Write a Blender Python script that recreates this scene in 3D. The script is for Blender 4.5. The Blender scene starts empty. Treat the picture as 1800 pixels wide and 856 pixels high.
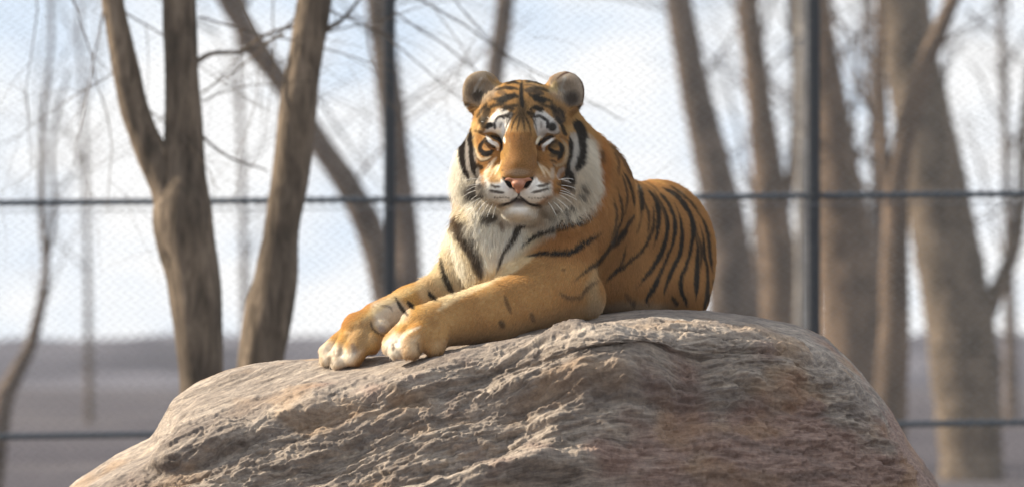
import bpy, math, random
import numpy as np
from mathutils import Vector
random.seed(7); RNG = np.random.default_rng(7)
S = bpy.context.scene
COL = S.collection
# ------------------------------------------------------------------ camera, sky, sun, exposure
CAM_Z, DIST = 1.7, 15.0
cam_d = bpy.data.cameras.new('camera'); cam = bpy.data.objects.new('camera', cam_d); COL.objects.link(cam)
cam.location = (0, -DIST, CAM_Z)
cam.rotation_euler = (math.radians(90) + math.atan(182 / 9000.0), 0, 0)
cam_d.sensor_width = 36; cam_d.lens = 180; cam_d.clip_start = 0.1; cam_d.clip_end = 20000
cam_d.dof.use_dof = True; cam_d.dof.focus_distance = DIST - 0.12; cam_d.dof.aperture_fstop = 3.6
S.camera = cam
SUN_DIR = Vector((-0.80, 0.18, 0.55)).normalized()
sd = bpy.data.lights.new('sun', 'SUN'); sd.energy = 5.0; sd.angle = math.radians(0.5); sd.color = (1.0, 0.885, 0.71)
sun = bpy.data.objects.new('sun', sd); COL.objects.link(sun)
sun.rotation_euler = SUN_DIR.to_track_quat('Z', 'Y').to_euler()
W = bpy.data.worlds.new('World'); S.world = W; W.use_nodes = True
wn = W.node_tree.nodes; wl = W.node_tree.links
for n in list(wn): wn.remove(n)
out = wn.new('ShaderNodeOutputWorld'); bg = wn.new('ShaderNodeBackground'); wl.new(bg.outputs[0], out.inputs[0])
sky = wn.new('ShaderNodeTexSky'); sky.sky_type = 'NISHITA'; sky.sun_disc = False
sky.sun_elevation = math.asin(SUN_DIR.z); sky.sun_rotation = math.atan2(SUN_DIR.x, SUN_DIR.y)
sky.air_density = 1.0; sky.dust_density = 1.5
tc = wn.new('ShaderNodeTexCoord'); mp = wn.new('ShaderNodeMapping'); mp.inputs['Scale'].default_value = (1.0, 1.0, 1.7)
wl.new(tc.outputs['Generated'], mp.inputs[0])
nz = wn.new('ShaderNodeTexNoise'); nz.inputs['Scale'].default_value = 21; nz.inputs['Detail'].default_value = 5; nz.inputs['Roughness'].default_value = .5
wl.new(mp.outputs[0], nz.inputs['Vector'])
rp = wn.new('ShaderNodeValToRGB'); rp.color_ramp.elements[0].position = .37; rp.color_ramp.elements[0].color = (.48, .48, .48, 1)
rp.color_ramp.elements[1].position = .57; rp.color_ramp.elements[1].color = (1, 1, 1, 1)
wl.new(nz.outputs[0], rp.inputs[0])
mx = wn.new('ShaderNodeMix'); mx.data_type = 'RGBA'
rp.color_ramp.elements[0].color = (5.1, 6.0, 7.1, 1); rp.color_ramp.elements[1].color = (7.4, 7.45, 7.5, 1)
# bright hazy cloud low over the horizon, thinning to blue overhead
sx = wn.new('ShaderNodeSeparateXYZ'); wl.new(tc.outputs['Generated'], sx.inputs[0])
hz = wn.new('ShaderNodeMapRange'); hz.interpolation_type = 'SMOOTHSTEP'; hz.inputs['From Min'].default_value = .12; hz.inputs['From Max'].default_value = .62
hz.inputs['To Min'].default_value = 1.0; hz.inputs['To Max'].default_value = .75; wl.new(sx.outputs['Z'], hz.inputs['Value'])
wl.new(hz.outputs[0], mx.inputs[0]); wl.new(sky.outputs[0], mx.inputs[6]); wl.new(rp.outputs[0], mx.inputs[7])
wl.new(mx.outputs[2], bg.inputs[0]); bg.inputs[1].default_value = 0.083
S.view_settings.view_transform = 'Standard'; S.view_settings.look = 'None'; S.view_settings.exposure = 0.92; S.view_settings.gamma = 1
S.render.engine = 'CYCLES'; S.cycles.max_bounces = 6; S.cycles.diffuse_bounces = 3; S.cycles.transmission_bounces = 4
S.cycles.transparent_max_bounces = 8
S.cycles.use_denoising = True
try: S.cycles_curves.shape = 'RIBBONS'
except Exception: pass

# ------------------------------------------------------------------ helpers
PXM = 600.0
def P(px, py, yp=0.0):
    """a point of the place: photo column/row (1800 wide) at a depth yp (in 1/600 m, + is away)"""
    Y = yp / PXM; s = (DIST + Y) / (DIST * PXM)
    return np.array([(px - 900) * s, Y, CAM_Z + (610 - py) * s])
def R(r, yp=0.0): return r * (DIST + yp / PXM) / (DIST * PXM)
def PD(px, py, D):   # same, by distance from the camera in m
    return P(px, py, (D - DIST) * PXM)
def toPx(V):
    s = (DIST + V[:, 1]) / (DIST * PXM)
    return 900 + V[:, 0] / s, 610 - (V[:, 2] - CAM_Z) / s
_perm = np.random.RandomState(3).permutation(256); _perm = np.concatenate([_perm, _perm]).astype(np.int32)
_g = np.random.RandomState(4).normal(size=(256, 3)); _g /= np.linalg.norm(_g, axis=1)[:, None]; _g = _g.astype(np.float32)
def perlin(x, y, z):
    x = np.asarray(x, np.float32); y = np.asarray(y, np.float32); z = np.asarray(z, np.float32)
    x, y, z = np.broadcast_arrays(x, y, z)
    xi = np.floor(x).astype(np.int32); yi = np.floor(y).astype(np.int32); zi = np.floor(z).astype(np.int32)
    xf = x - xi; yf = y - yi; zf = z - zi
    u = xf*xf*xf*(xf*(xf*6-15)+10); v = yf*yf*yf*(yf*(yf*6-15)+10); w = zf*zf*zf*(zf*(zf*6-15)+10)
    xi &= 255; yi &= 255; zi &= 255
    def gr(a, b, c):
        h = _perm[_perm[_perm[(xi+a) & 255] + ((yi+b) & 255)] + ((zi+c) & 255)]
        g = _g[h]; return g[..., 0]*(xf-a) + g[..., 1]*(yf-b) + g[..., 2]*(zf-c)
    x00 = gr(0,0,0)*(1-u)+gr(1,0,0)*u; x10 = gr(0,1,0)*(1-u)+gr(1,1,0)*u
    x01 = gr(0,0,1)*(1-u)+gr(1,0,1)*u; x11 = gr(0,1,1)*(1-u)+gr(1,1,1)*u
    return ((x00*(1-v)+x10*v)*(1-w) + (x01*(1-v)+x11*v)*w) * 1.6
def fbm(x, y, z, o=4, gain=.5):
    r = 0; a = 1; f = 1; t = 0
    for i in range(o):
        r = r + a*perlin(x*f+i*17.3, y*f+i*5.1, z*f-i*9.7); t += a; a *= gain; f *= 2.03
    return r / t
def sstep(a, b, x):
    t = np.clip((x-a)/(b-a), 0, 1); return t*t*(3-2*t)

def mesh_obj(name, verts, faces, mat=None, parent=None, smooth=True, colors=None):
    """faces: (n,k) int array or list of tuples"""
    me = bpy.data.meshes.new(name)
    verts = np.asarray(verts, np.float32)
    if isinstance(faces, np.ndarray):
        n, k = faces.shape
        me.vertices.add(len(verts)); me.vertices.foreach_set('co', verts.ravel())
        me.loops.add(n*k); me.loops.foreach_set('vertex_index', faces.astype(np.int32).ravel())
        me.polygons.add(n); me.polygons.foreach_set('loop_start', np.arange(0, n*k, k, dtype=np.int32))
        try: me.polygons.foreach_set('loop_total', np.full(n, k, np.int32))
        except Exception: pass
        me.update(calc_edges=True)
    else:
        me.from_pydata([tuple(v) for v in verts], [], faces)
    me.validate()
    if smooth: me.polygons.foreach_set('use_smooth', np.ones(len(me.polygons), bool))
    if colors is not None:
        a = me.color_attributes.new('coat', 'FLOAT_COLOR', 'POINT')
        c = np.ones((len(verts), 4), np.float32); c[:, :3] = colors; a.data.foreach_set('color', c.ravel())
    if mat: me.materials.append(mat)
    o = bpy.data.objects.new(name, me); COL.objects.link(o)
    if parent: o.parent = parent
    return o
def thing(name, label, cat, loc=(0, 0, 0), group=None):
    o = bpy.data.objects.new(name, None); COL.objects.link(o); o.location = loc; o.empty_display_size = .1
    o['label'] = label; o['category'] = cat
    if group: o['group'] = group
    return o
def rebase(o, loc):
    """put a child mesh, built in world coordinates, under a parent that stands at loc"""
    o.location = (-loc[0], -loc[1], -loc[2])

# ------------------------------------------------------------------ materials
def mat_new(name):
    m = bpy.data.materials.new(name); m.use_nodes = True
    nt = m.node_tree; b = nt.nodes['Principled BSDF']; return m, nt, b
def add_noise(nt, vec, scale, detail=4, rough=.55, dist=0):
    n = nt.nodes.new('ShaderNodeTexNoise'); n.inputs['Scale'].default_value = scale; n.inputs['Detail'].default_value = detail
    n.inputs['Roughness'].default_value = rough; n.inputs['Distortion'].default_value = dist
    nt.links.new(vec, n.inputs['Vector']); return n
def ramp(nt, fac, stops):
    r = nt.nodes.new('ShaderNodeValToRGB'); e = r.color_ramp.elements
    while len(e) < len(stops): e.new(.5)
    for i, (p, c) in enumerate(stops): e[i].position = p; e[i].color = (*c, 1)
    nt.links.new(fac, r.inputs[0]); return r
def mapped(nt, scale, rot=(0, 0, 0)):
    t = nt.nodes.new('ShaderNodeTexCoord'); m = nt.nodes.new('ShaderNodeMapping')
    m.inputs['Scale'].default_value = scale; m.inputs['Rotation'].default_value = rot
    nt.links.new(t.outputs['Object'], m.inputs[0]); return m.outputs[0]
def mixc(nt, fac, a, b, mode='MIX'):
    m = nt.nodes.new('ShaderNodeMix'); m.data_type = 'RGBA'; m.blend_type = mode
    for s, v in ((0, fac), (6, a), (7, b)):
        if isinstance(v, (int, float)): m.inputs[s].default_value = v
        elif isinstance(v, tuple): m.inputs[s].default_value = (*v, 1)
        else: nt.links.new(v, m.inputs[s])
    return m.outputs[2]
def bump(nt, b, h, strength, dist):
    n = nt.nodes.new('ShaderNodeBump'); n.inputs['Strength'].default_value = strength; n.inputs['Distance'].default_value = dist
    nt.links.new(h, n.inputs['Height']); nt.links.new(n.outputs[0], b.inputs['Normal'])

def m_bark(name, lo, mid, hi):
    m, nt, b = mat_new(name)
    v = mapped(nt, (1, 1, .22)); n1 = add_noise(nt, v, 26, 6, .65, .4)
    v2 = mapped(nt, (1, 1, .5)); n2 = add_noise(nt, v2, 3.2, 4)
    c1 = ramp(nt, n1.outputs[0], [(.3, lo), (.52, mid), (.75, hi)])
    c2 = ramp(nt, n2.outputs[0], [(.35, (.6, .58, .56)), (.65, (1.25, 1.2, 1.12))])
    nt.links.new(mixc(nt, 1.0, c1.outputs[0], c2.outputs[0], 'MULTIPLY'), b.inputs['Base Color'])
    b.inputs['Roughness'].default_value = .9; b.inputs['Specular IOR Level'].default_value = .2
    bump(nt, b, n1.outputs[0], .9, .02); return m
BARK = m_bark('bark_brown', (.058, .046, .035), (.155, .122, .094), (.28, .225, .175))
BARK2 = m_bark('bark_grey_brown', (.06, .046, .038), (.135, .104, .086), (.225, .18, .15))
BARK3 = m_bark('bark_warm_tan', (.075, .052, .038), (.165, .12, .09), (.27, .205, .155))
def m_plain(name, col, rough=.6, metal=0, nscale=40, var=.25):
    m, nt, b = mat_new(name); v = mapped(nt, (1, 1, 1)); n = add_noise(nt, v, nscale, 4)
    r = ramp(nt, n.outputs[0], [(.3, tuple(c*(1-var) for c in col)), (.7, tuple(min(1, c*(1+var)) for c in col))])
    nt.links.new(r.outputs[0], b.inputs['Base Color']); b.inputs['Roughness'].default_value = rough; b.inputs['Metallic'].default_value = metal
    return m
POSTM = m_plain('dark_painted_steel', (.012, .016, .022), .5)
RAILM = m_plain('blue_grey_steel', (.045, .062, .085), .45, .3)
WIREM = m_plain('galvanised_wire', (.16, .165, .175), .5, .5)

# ------------------------------------------------------------------ ground and hills
m, nt, b = mat_new('winter_ground')
v = mapped(nt, (1, 1, 1)); n1 = add_noise(nt, v, .12, 6, .6); n2 = add_noise(nt, v, 3, 5)
c = ramp(nt, n1.outputs[0], [(.35, (.065, .062, .075)), (.55, (.09, .086, .10)), (.7, (.15, .14, .145))])
c2 = ramp(nt, n2.outputs[0], [(.3, (.7, .7, .7)), (.7, (1.25, 1.2, 1.15))])
nt.links.new(mixc(nt, 1.0, c.outputs[0], c2.outputs[0], 'MULTIPLY'), b.inputs['Base Color']); b.inputs['Roughness'].default_value = 1; b.inputs['Specular IOR Level'].default_value = 0
gx = np.concatenate([np.linspace(-980, -60, 24), np.linspace(-50, 50, 60), np.linspace(60, 980, 24)])
gy = np.concatenate([np.linspace(-55, -20, 4), np.linspace(-16, 120, 80), np.geomspace(126, 690, 24)])
GX, GY = np.meshgrid(gx, gy, indexing='ij')
GZ = (.10*perlin(GX*.15, GY*.15, 0) + .03*perlin(GX*.8, GY*.8, 3)) * (np.abs(GX) < 200)
def grid_faces(nx, ny):
    i, j = np.meshgrid(np.arange(nx-1), np.arange(ny-1), indexing='ij'); a = (i*ny+j).ravel()
    return np.stack([a, a+ny, a+ny+1, a+1], 1)
gr = mesh_obj('ground', np.stack([GX, GY, GZ], -1).reshape(-1, 3), grid_faces(len(gx), len(gy)), m); gr['kind'] = 'structure'
# wooded hills that close the view
m, nt, b = mat_new('leafless_woods_on_hills')
v = mapped(nt, (1, 1, 1)); n1 = add_noise(nt, v, .035, 6, .65); v2 = mapped(nt, (1, 1, .25)); n2 = add_noise(nt, v2, .35, 5, .7)
c = ramp(nt, n1.outputs[0], [(.36, (.045, .045, .058)), (.5, (.085, .085, .105)), (.64, (.15, .15, .175))])
c2 = ramp(nt, n2.outputs[0], [(.3, (.75, .76, .8)), (.7, (1.2, 1.16, 1.12))])
nt.links.new(mixc(nt, 1.0, c.outputs[0], c2.outputs[0], 'MULTIPLY'), b.inputs['Base Color']); b.inputs['Roughness'].default_value = 1
b.inputs['Specular IOR Level'].default_value = 0
hx = np.linspace(-900, 900, 900); ht = np.linspace(0, 1, 60)
HX, HT = np.meshgrid(hx, ht, indexing='ij')
top = 1.75 + 1.0*perlin(HX*.006, 0, 5) + .8*perlin(HX*.03, 0, 8) + .5*perlin(HX*.21, 0, 9) + .35*perlin(HX*.9, 0, 12)
HY = 130 + HT*420 + 20*perlin(HX*.01, HT*3, 2)
HZ = -1 + (np.maximum(top, 1.0)+1) * sstep(0, .35, HT) + HT*9*0 + 1.0*perlin(HX*.1, HT*30, 4)*sstep(0, .3, HT)
HZ = HZ * (1 - sstep(.8, 1, HT)) - 2*sstep(.8, 1, HT)
hl = mesh_obj('hills', np.stack([HX, HY, HZ], -1).reshape(-1, 3), grid_faces(len(hx), len(ht)), m); hl['kind'] = 'structure'

# thin winter haze: one closed box round everything
hzm = bpy.data.materials.new('winter_haze'); hzm.use_nodes = True; ht_ = hzm.node_tree; ht_.nodes.clear()
ho = ht_.nodes.new('ShaderNodeOutputMaterial'); hv = ht_.nodes.new('ShaderNodeVolumePrincipled'); hv.inputs['Color'].default_value = (.93, .95, 1, 1); hv.inputs['Density'].default_value = .0004
hv.inputs['Anisotropy'].default_value = .2
ht_.links.new(hv.outputs[0], ho.inputs['Volume'])
bx = np.array([(x_, y_, z_) for x_ in (-1000, 1000) for y_ in (-60, 700) for z_ in (-3.5, 22)], float)
hb = mesh_obj('haze', bx, [(0, 1, 3, 2), (4, 6, 7, 5), (0, 4, 5, 1), (2, 3, 7, 6), (0, 2, 6, 4), (1, 5, 7, 3)], hzm, smooth=False); hb['kind'] = 'stuff'
# ------------------------------------------------------------------ tubes
class MB:
    def __init__(s): s.v = []; s.f = []; s.n = 0
    def tube(s, pts, rad, k=8, lump=0.0, seed=0, caps=True):
        pts = np.asarray(pts, float); rad = np.asarray(rad, float); n = len(pts)
        t = np.gradient(pts, axis=0); t /= np.linalg.norm(t, axis=1)[:, None] + 1e-9
        ref = np.array([0, 1, 0.]) if abs(t[:, 1]).mean() < .8 else np.array([1., 0, 0])
        a = np.cross(t, ref); a /= np.linalg.norm(a, axis=1)[:, None] + 1e-9; c = np.cross(t, a)
        th = np.arange(k)/k*2*np.pi
        off = a[:, None]*np.cos(th)[None, :, None] + c[:, None]*np.sin(th)[None, :, None]
        rr = rad[:, None]*np.ones(k)[None]
        if lump:
            q = pts[:, None] + off*rr[..., None]
            rr = rr*(1 + lump*perlin(q[..., 0]*9+seed, q[..., 1]*9, q[..., 2]*2.2) + lump*.8*perlin(q[..., 0]*26, q[..., 1]*26+seed, q[..., 2]*4) + lump*.9*perlin(seed, 0, q[..., 2]*1.9))
        V = pts[:, None] + off*rr[..., None]
        i, j = np.meshgrid(np.arange(n-1), np.arange(k), indexing='ij'); j2 = (j+1) % k
        F = np.stack([i*k+j, i*k+j2, (i+1)*k+j2, (i+1)*k+j], -1).reshape(-1, 4) + s.n
        s.v.append(V.reshape(-1, 3)); s.f.append(F); s.n += n*k
        return s
    def build(s, name, mat, parent=None):
        return mesh_obj(name, np.concatenate(s.v), np.concatenate(s.f), mat, parent)
def resample(pts, n):
    """smooth curve through the given (x, y, z, r) rows"""
    pts = np.asarray(pts, float); d = np.r_[0, np.cumsum(np.linalg.norm(np.diff(pts[:, :3], axis=0), axis=1))]
    u = np.linspace(0, d[-1], n); k = np.clip(np.searchsorted(d, u, 'right')-1, 0, len(pts)-2)
    out = np.zeros((n, pts.shape[1]))
    m_ = np.gradient(pts, axis=0) / (np.gradient(d)[:, None]+1e-9)
    h = (d[k+1]-d[k])[:, None]; t = ((u-d[k])[:, None])/h
    return (2*t**3-3*t**2+1)*pts[k] + (t**3-2*t**2+t)*h*m_[k] + (-2*t**3+3*t**2)*pts[k+1] + (t**3-t**2)*h*m_[k+1]
def px_path(rows, D, dy=0.0):
    """rows of (px, py, width_px) at camera distance D -> x,y,z,r"""
    o = []
    for i, (x, y, w) in enumerate(rows):
        p = PD(x, y, D + dy*i); o.append([*p, w*.5*(D+dy*i)/9000])
    return np.array(o)

# ------------------------------------------------------------------ chain-link fence
FD = 27.0; FY = FD - DIST; PITCH = .057
fence = thing('chain_link_fence', 'tall chain-link fence with dark posts and two rails behind the boulder', 'fence', (0, FY, 0))
def frebase(o): o.location = (o.location.x, o.location.y-FY, o.location.z)
post_x = [(685 + 747*k - 900)*FD/9000 for k in range(-4, 6)]
bay = post_x[1]-post_x[0]; NB = len(post_x)-1; H0, H1 = .08, 4.6
mb = MB(); mb.tube([(0, FY, -.1), (0, FY, 4.7)], [.031, .031], 14); mb.tube([(0, FY, 4.7), (0, FY, 4.73), (0, FY, 4.76)], [.038, .036, .004], 14)
p0 = None
for x in post_x:
    if p0 is None: p0 = mb.build('post', POSTM, fence); o = p0
    else: o = p0.copy(); COL.objects.link(o); o.parent = fence
    o.location = (x, -FY, 0)
zr = lambda px, py: CAM_Z + (610-py)*FD/9000
za, zb = zr(0, 357), zr(1800, 341); x0, x1 = -3.0*.9, 2.7
def railz(x, base): return base
mb = MB(); mb.tube([(0, 0, 0), (bay*.5, 0, .0), (bay, 0, 0)], [.017]*3, 10)
r0 = mb.build('rail', RAILM, fence); first = True
for i in range(NB):
    for (l, r_) in ((357, 341), (767, 742)):
        za = zr(0, l) + (post_x[i]+2.7)/5.4*(zr(0, r_)-zr(0, l)); zb = zr(0, l) + (post_x[i+1]+2.7)/5.4*(zr(0, r_)-zr(0, l))
        o = r0 if first else r0.copy()
        if not first: COL.objects.link(o); o.parent = fence
        first = False
        o.location = (post_x[i], -.0 + .034, za); o.rotation_euler = (0, -math.atan2(zb-za, bay), 0)
        # tension wire just under the upper rail
# mesh: every wire a zigzag, joined per bay
nw = int(bay/PITCH); hp_ = PITCH/2; ns = int((H1-H0)/hp_)
vs = []; fs = []; rw = .0034
kk = np.arange(ns+1)
for i in range(nw+1):
    x = (i + (kk % 2)) * PITCH*bay/(nw*PITCH) ; z = H0 + kk*hp_
    y = np.where(kk % 2 == 0, .002, -.002)
    base = len(vs)*4*(ns+1)
    p = np.stack([x, y, z], 1)
    q = np.stack([p+[rw*1.3, 0, 0], p+[0, rw*1.3, 0], p+[-rw*1.3, 0, 0], p+[0, -rw*1.3, 0]], 1).reshape(-1, 3)
    vs.append(q); a, j = np.meshgrid(np.arange(ns), np.arange(4), indexing='ij'); j2 = (j+1) % 4
    fs.append(np.stack([a*4+j, a*4+j2, (a+1)*4+j2, (a+1)*4+j], -1).reshape(-1, 4) + base)
o0 = mesh_obj('wire_mesh', np.concatenate(vs), np.concatenate(fs), WIREM, fence, smooth=False); o0['kind'] = 'stuff'
for i in range(NB):
    o = o0 if i == 0 else o0.copy()
    if i: COL.objects.link(o); o.parent = fence; o['kind'] = 'stuff'
    o.location = (post_x[i], 0, 0)
tw = MB(); tw.tube([(post_x[0], 0, 0), (post_x[-1], 0, 0)], [.003, .003], 6)
o = tw.build('tension_wire', WIREM, fence); o.location = (0, -.03, zr(0, 365)-.0); o.rotation_euler = (0, -math.atan2(zr(0, 341)-zr(0, 357), 5.4), 0)

# ------------------------------------------------------------------ trees
def twig(mb, p, d, L, r, depth, rs, droop=0.0, segs=7, k=5, spread=.7, ylim=.35):
    n = segs; pts = [p.copy()]; dd = d/np.linalg.norm(d)
    for i in range(n):
        dd = dd + rs.normal(0, .10, 3)*np.array([1, .6, 1]) + np.array([0, 0, -droop]); dd /= np.linalg.norm(dd)
        pts.append(pts[-1] + dd*L/n)
    rad = np.linspace(r, r*.35, n+1); mb.tube(pts, rad, k)
    if depth > 0:
        for c in range(rs.randint(2, 4)):
            i = rs.randint(1, n+1); d0 = pts[i]-pts[i-1]; d0 /= np.linalg.norm(d0)
            nd = d0 + rs.normal(0, spread, 3)*np.array([1, ylim, 1])
            twig(mb, pts[i], nd, L*rs.uniform(.45, .75), max(rad[i]*.5, .0010), depth-1, rs, droop*1.2, max(4, segs-1), 4, spread, ylim)
def tree(name, label, D, paths, mat, seed, twigs=(), dy=0.0, group='bare trees behind the boulder', rnd=True, twig_r=.008):
    rs = np.random.RandomState(seed)
    if D > 30: D = D*(1.4 if D < 35.5 else 1.75)
    base = PD(paths[0][0][0], 610, D); base[2] = 0
    t = thing(name, label, 'tree', tuple(base), group)
    for i, rows in enumerate(paths):
        path = px_path(rows, D, dy if i else 0)
        if i == 0:
            b0 = path[0].copy(); b0[2] = -.05; b0[3] *= 1.25; path = np.vstack([b0, path]) if path[0][2] > .3 else path
        n = max(24, int(len(path)*14)); q = resample(path, n)
        mb = MB(); mb.tube(q[:, :3], np.maximum(q[:, 3], .003), 28 if i == 0 else 18, .07, seed+i*7)
        o = mb.build('trunk' if i == 0 else 'branch', mat, t); rebase(o, base)
    mb = MB()
    for (x, y, w, ang, L, droop, dep) in twigs:
        a = math.radians(ang); d = np.array([math.cos(a), rs.uniform(-.3, .3), math.sin(a)])
        twig(mb, PD(x, y, D), d, L, w*(.40 if D > 30 else .34)*D/9000, dep, rs, droop)
    if mb.n:
        o = mb.build('twigs', mat, t); rebase(o, base); o['kind'] = 'stuff'
    return t
tree('forked_tree', 'brown forked tree, its two trunks parting beside the fence on the left', 22,
     [[(352, 1300, 110), (352, 900, 92), (354, 680, 76), (350, 600, 82), (338, 480, 96), (322, 390, 106), (322, 300, 78), (322, 200, 66), (318, 100, 62), (314, 0, 61), (308, -200, 58), (312, -600, 50), (300, -1000, 30)],
      [(318, 400, 78), (298, 330, 72), (268, 275, 60), (238, 200, 50), (216, 100, 48), (197, 0, 40), (170, -200, 36), (150, -500, 22)],
      [(330, 120, 10), (370, 95, 8), (430, 90, 6), (500, 60, 4)],
      [(340, 200, 7), (352, 235, 5), (400, 275, 4), (470, 300, 3)]], BARK, 1,
     [(215, 20, 5, -20, .8, .05, 2), (240, 180, 4, -30, .6, .05, 2), (180, 20, 5, -100, .7, .02, 2), (120, -20, 5, -70, 1.0, .03, 2), (60, -30, 4, -80, .8, .02, 2),
      (350, 30, 6, -10, .9, .03, 2), (350, 180, 4, 20, .6, .02, 2), (210, 120, 4, -140, .6, .0, 2)], group='trees in front of the fence')
tree('leaning_tree', 'brown leaning trunk between the forked tree and the tiger', 22.5,
     [[(420, 1300, 120), (440, 900, 98), (458, 640, 82), (470, 560, 84), (486, 480, 76), (496, 400, 64), (512, 300, 66), (522, 200, 68), (536, 100, 60), (552, 0, 62), (580, -200, 60), (600, -500, 50), (620, -1000, 30)],
      [(545, 40, 16), (520, 45, 8), (470, 60, 5), (420, 90, 4), (370, 95, 3)],
      [(556, 60, 14), (600, 35, 7), (640, -10, 5), (700, -60, 4)],
      [(525, 30, 14), (545, -40, 20), (500, -160, 16), (430, -300, 10)]], BARK, 2,
     [(530, 20, 6, 215, .9, .05, 2), (560, 10, 6, -20, .8, .08, 2), (420, -10, 5, -60, .7, .05, 2), (560, 60, 5, 15, .6, .05, 2), (480, -10, 4, -95, .7, .02, 2), (470, 60, 4, 210, .5, .06, 2),
      (700, -20, 6, -25, 1.2, .04, 2), (690, 20, 5, -30, 1.0, .03, 2), (780, -30, 4, -50, .9, .0, 2)], group='trees in front of the fence')
tree('slanting_tree', 'thin dark trunk slanting down to the right behind the leaning tree', 34,
     [[(760, 1000, 60), (715, 700, 58), (690, 560, 54), (655, 420, 50), (620, 340, 45), (560, 250, 40), (470, 110, 36), (400, 0, 36), (300, -200, 34), (200, -500, 20)],
      [(470, 120, 30), (430, 60, 32), (410, -60, 30), (430, -300, 20)]], BARK2, 3,
     [(420, 40, 9, 60, 2, .0, 3), (380, 60, 8, 150, 2, .03, 3), (500, 100, 8, -60, 1.6, 0, 2), (620, 330, 8, 60, 1.5, 0, 2)])
tree('slim_tree', 'slim trunk directly behind the fence post left of the tiger', 36,
     [[(715, 1000, 60), (715, 700, 56), (715, 480, 52), (712, 400, 48), (700, 300, 46), (690, 200, 46), (676, 100, 44), (662, 0, 40), (640, -200, 36), (600, -600, 20)]], BARK2, 4,
     [(700, 200, 8, 40, 2.2, .0, 3), (680, 100, 8, 130, 2, .0, 3), (660, 20, 8, 20, 2.4, .03, 3)])
tree('background_tree', 'dark trunk rising behind the left ear of the tiger', 37,
     [[(850, 1000, 60), (850, 600, 48), (858, 300, 36), (870, 130, 33), (885, 30, 34), (893, -100, 34), (900, -500, 24)]], BARK2, 5,
     [(884, -20, 7, 60, 2.0, .0, 3), (884, -30, 6, 120, 2.0, .0, 3)])
tree('leaning_tree', 'brown trunk leaning left directly right of the tiger rump', 40,
     [[(1300, 900, 100), (1295, 700, 92), (1290, 560, 86), (1276, 400, 76), (1250, 280, 64), (1220, 150, 54), (1193, 0, 48), (1160, -200, 44), (1150, -600, 24)]], BARK2, 6,
     [(1230, 160, 9, 70, 2.5, 0, 3), (1200, 30, 8, 150, 2.2, .0, 3), (1260, 300, 7, 40, 2, 0, 2), (1290, 500, 8, 80, 2, 0, 3)])
tree('background_tree', 'pale brown trunk left of the second fence post', 40.5,
     [[(1380, 900, 90), (1376, 700, 80), (1374, 560, 74), (1368, 450, 66), (1350, 300, 54), (1332, 150, 44), (1315, 0, 40), (1300, -300, 34)],
      [(1365, 420, 24), (1392, 300, 20), (1400, 150, 18), (1392, 0, 18), (1380, -100, 14)]], BARK3, 7,
     [(1340, 150, 8, 60, 2, 0, 3), (1320, 40, 8, 100, 2, 0, 3), (1380, 480, 7, 110, 2, 0, 3), (1350, 330, 7, 30, 1.5, 0, 2)])
tree('background_tree', 'broad pale trunk right of the second fence post', 42,
     [[(1530, 950, 150), (1520, 750, 140), (1502, 560, 122), (1482, 400, 98), (1466, 230, 66), (1446, 60, 44), (1435, -60, 40), (1420, -400, 30)]], BARK3, 8,
     [(1470, 250, 12, 60, 3, 0, 3), (1460, 120, 12, 40, 3, 0, 3), (1480, 350, 12, 70, 3, 0, 3), (1500, 300, 10, 85, 3, 0, 3), (1540, 500, 12, 95, 3.5, 0, 3), (1530, 420, 10, 110, 3, 0, 3), (1530, 200, 9, 100, 2.5, 0, 3), (1545, 330, 9, 75, 2.5, 0, 3)])
PALEB = m_bark('bark_pale_grey', (.16, .15, .145), (.32, .30, .285), (.46, .44, .42))
tree('slender_tree', 'pale grey slender trunk standing beside the second fence post', 36,
     [[(1409, 900, 28), (1410, 620, 27), (1412, 300, 26), (1413, 100, 25), (1412, -60, 24), (1410, -400, 16)]], PALEB, 17, [(1412, 100, 7, 120, 1.6, 0, 2)])
tree('thick_tree', 'thickest dark trunk at the right with a curved limb', 38,
     [[(1712, 1000, 124), (1706, 800, 112), (1692, 600, 124), (1666, 450, 118), (1640, 300, 112), (1612, 150, 98), (1588, 0, 92), (1560, -300, 84), (1550, -700, 50)],
      [(1712, 680, 34), (1722, 590, 34), (1748, 520, 32), (1782, 440, 26), (1795, 360, 20), (1800, 230, 18), (1815, 100, 14)]], BARK, 9,
     [(1640, 250, 9, 50, 2, 0, 3), (1620, 100, 9, 30, 2.4, 0, 3), (1790, 380, 8, 60, 2, 0, 3), (1700, 20, 7, -30, 2, .04, 3), (1780, 250, 6, 120, 1.5, 0, 3), (1660, 420, 8, 20, 1.5, 0, 2)])
tree('background_tree', 'warm tan trunk in front of the thickest trunk', 35,
     [[(1560, 1000, 70), (1562, 760, 62), (1572, 560, 54), (1574, 400, 46), (1576, 330, 42), (1592, 240, 38), (1616, 150, 34), (1650, 60, 30), (1700, -60, 26)],
      [(1572, 420, 26), (1556, 300, 20), (1550, 150, 16), (1548, 0, 14)]], BARK3, 10,
     [(1580, 300, 8, 120, 2, 0, 3), (1570, 380, 8, 140, 2, 0, 3), (1600, 200, 7, 60, 1.5, 0, 2)])
tree('sapling', 'thin curved sapling at the far left behind the fence', 33,
     [[(-30, 1000, 44), (5, 710, 36), (32, 650, 28), (56, 600, 22), (80, 480, 15), (74, 380, 12), (76, 200, 9), (90, 60, 7), (80, -60, 6)],
      [(80, 470, 10), (95, 380, 8), (92, 250, 6), (120, 120, 5)]], BARK2, 11,
     [(80, 400, 5, 70, 1.6, 0, 3), (76, 250, 4, 110, 1.4, 0, 3), (76, 160, 4, 60, 1.3, 0, 3), (60, 580, 5, 60, 1.2, 0, 3), (90, 330, 4, 30, 1.4, 0, 3)])
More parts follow.
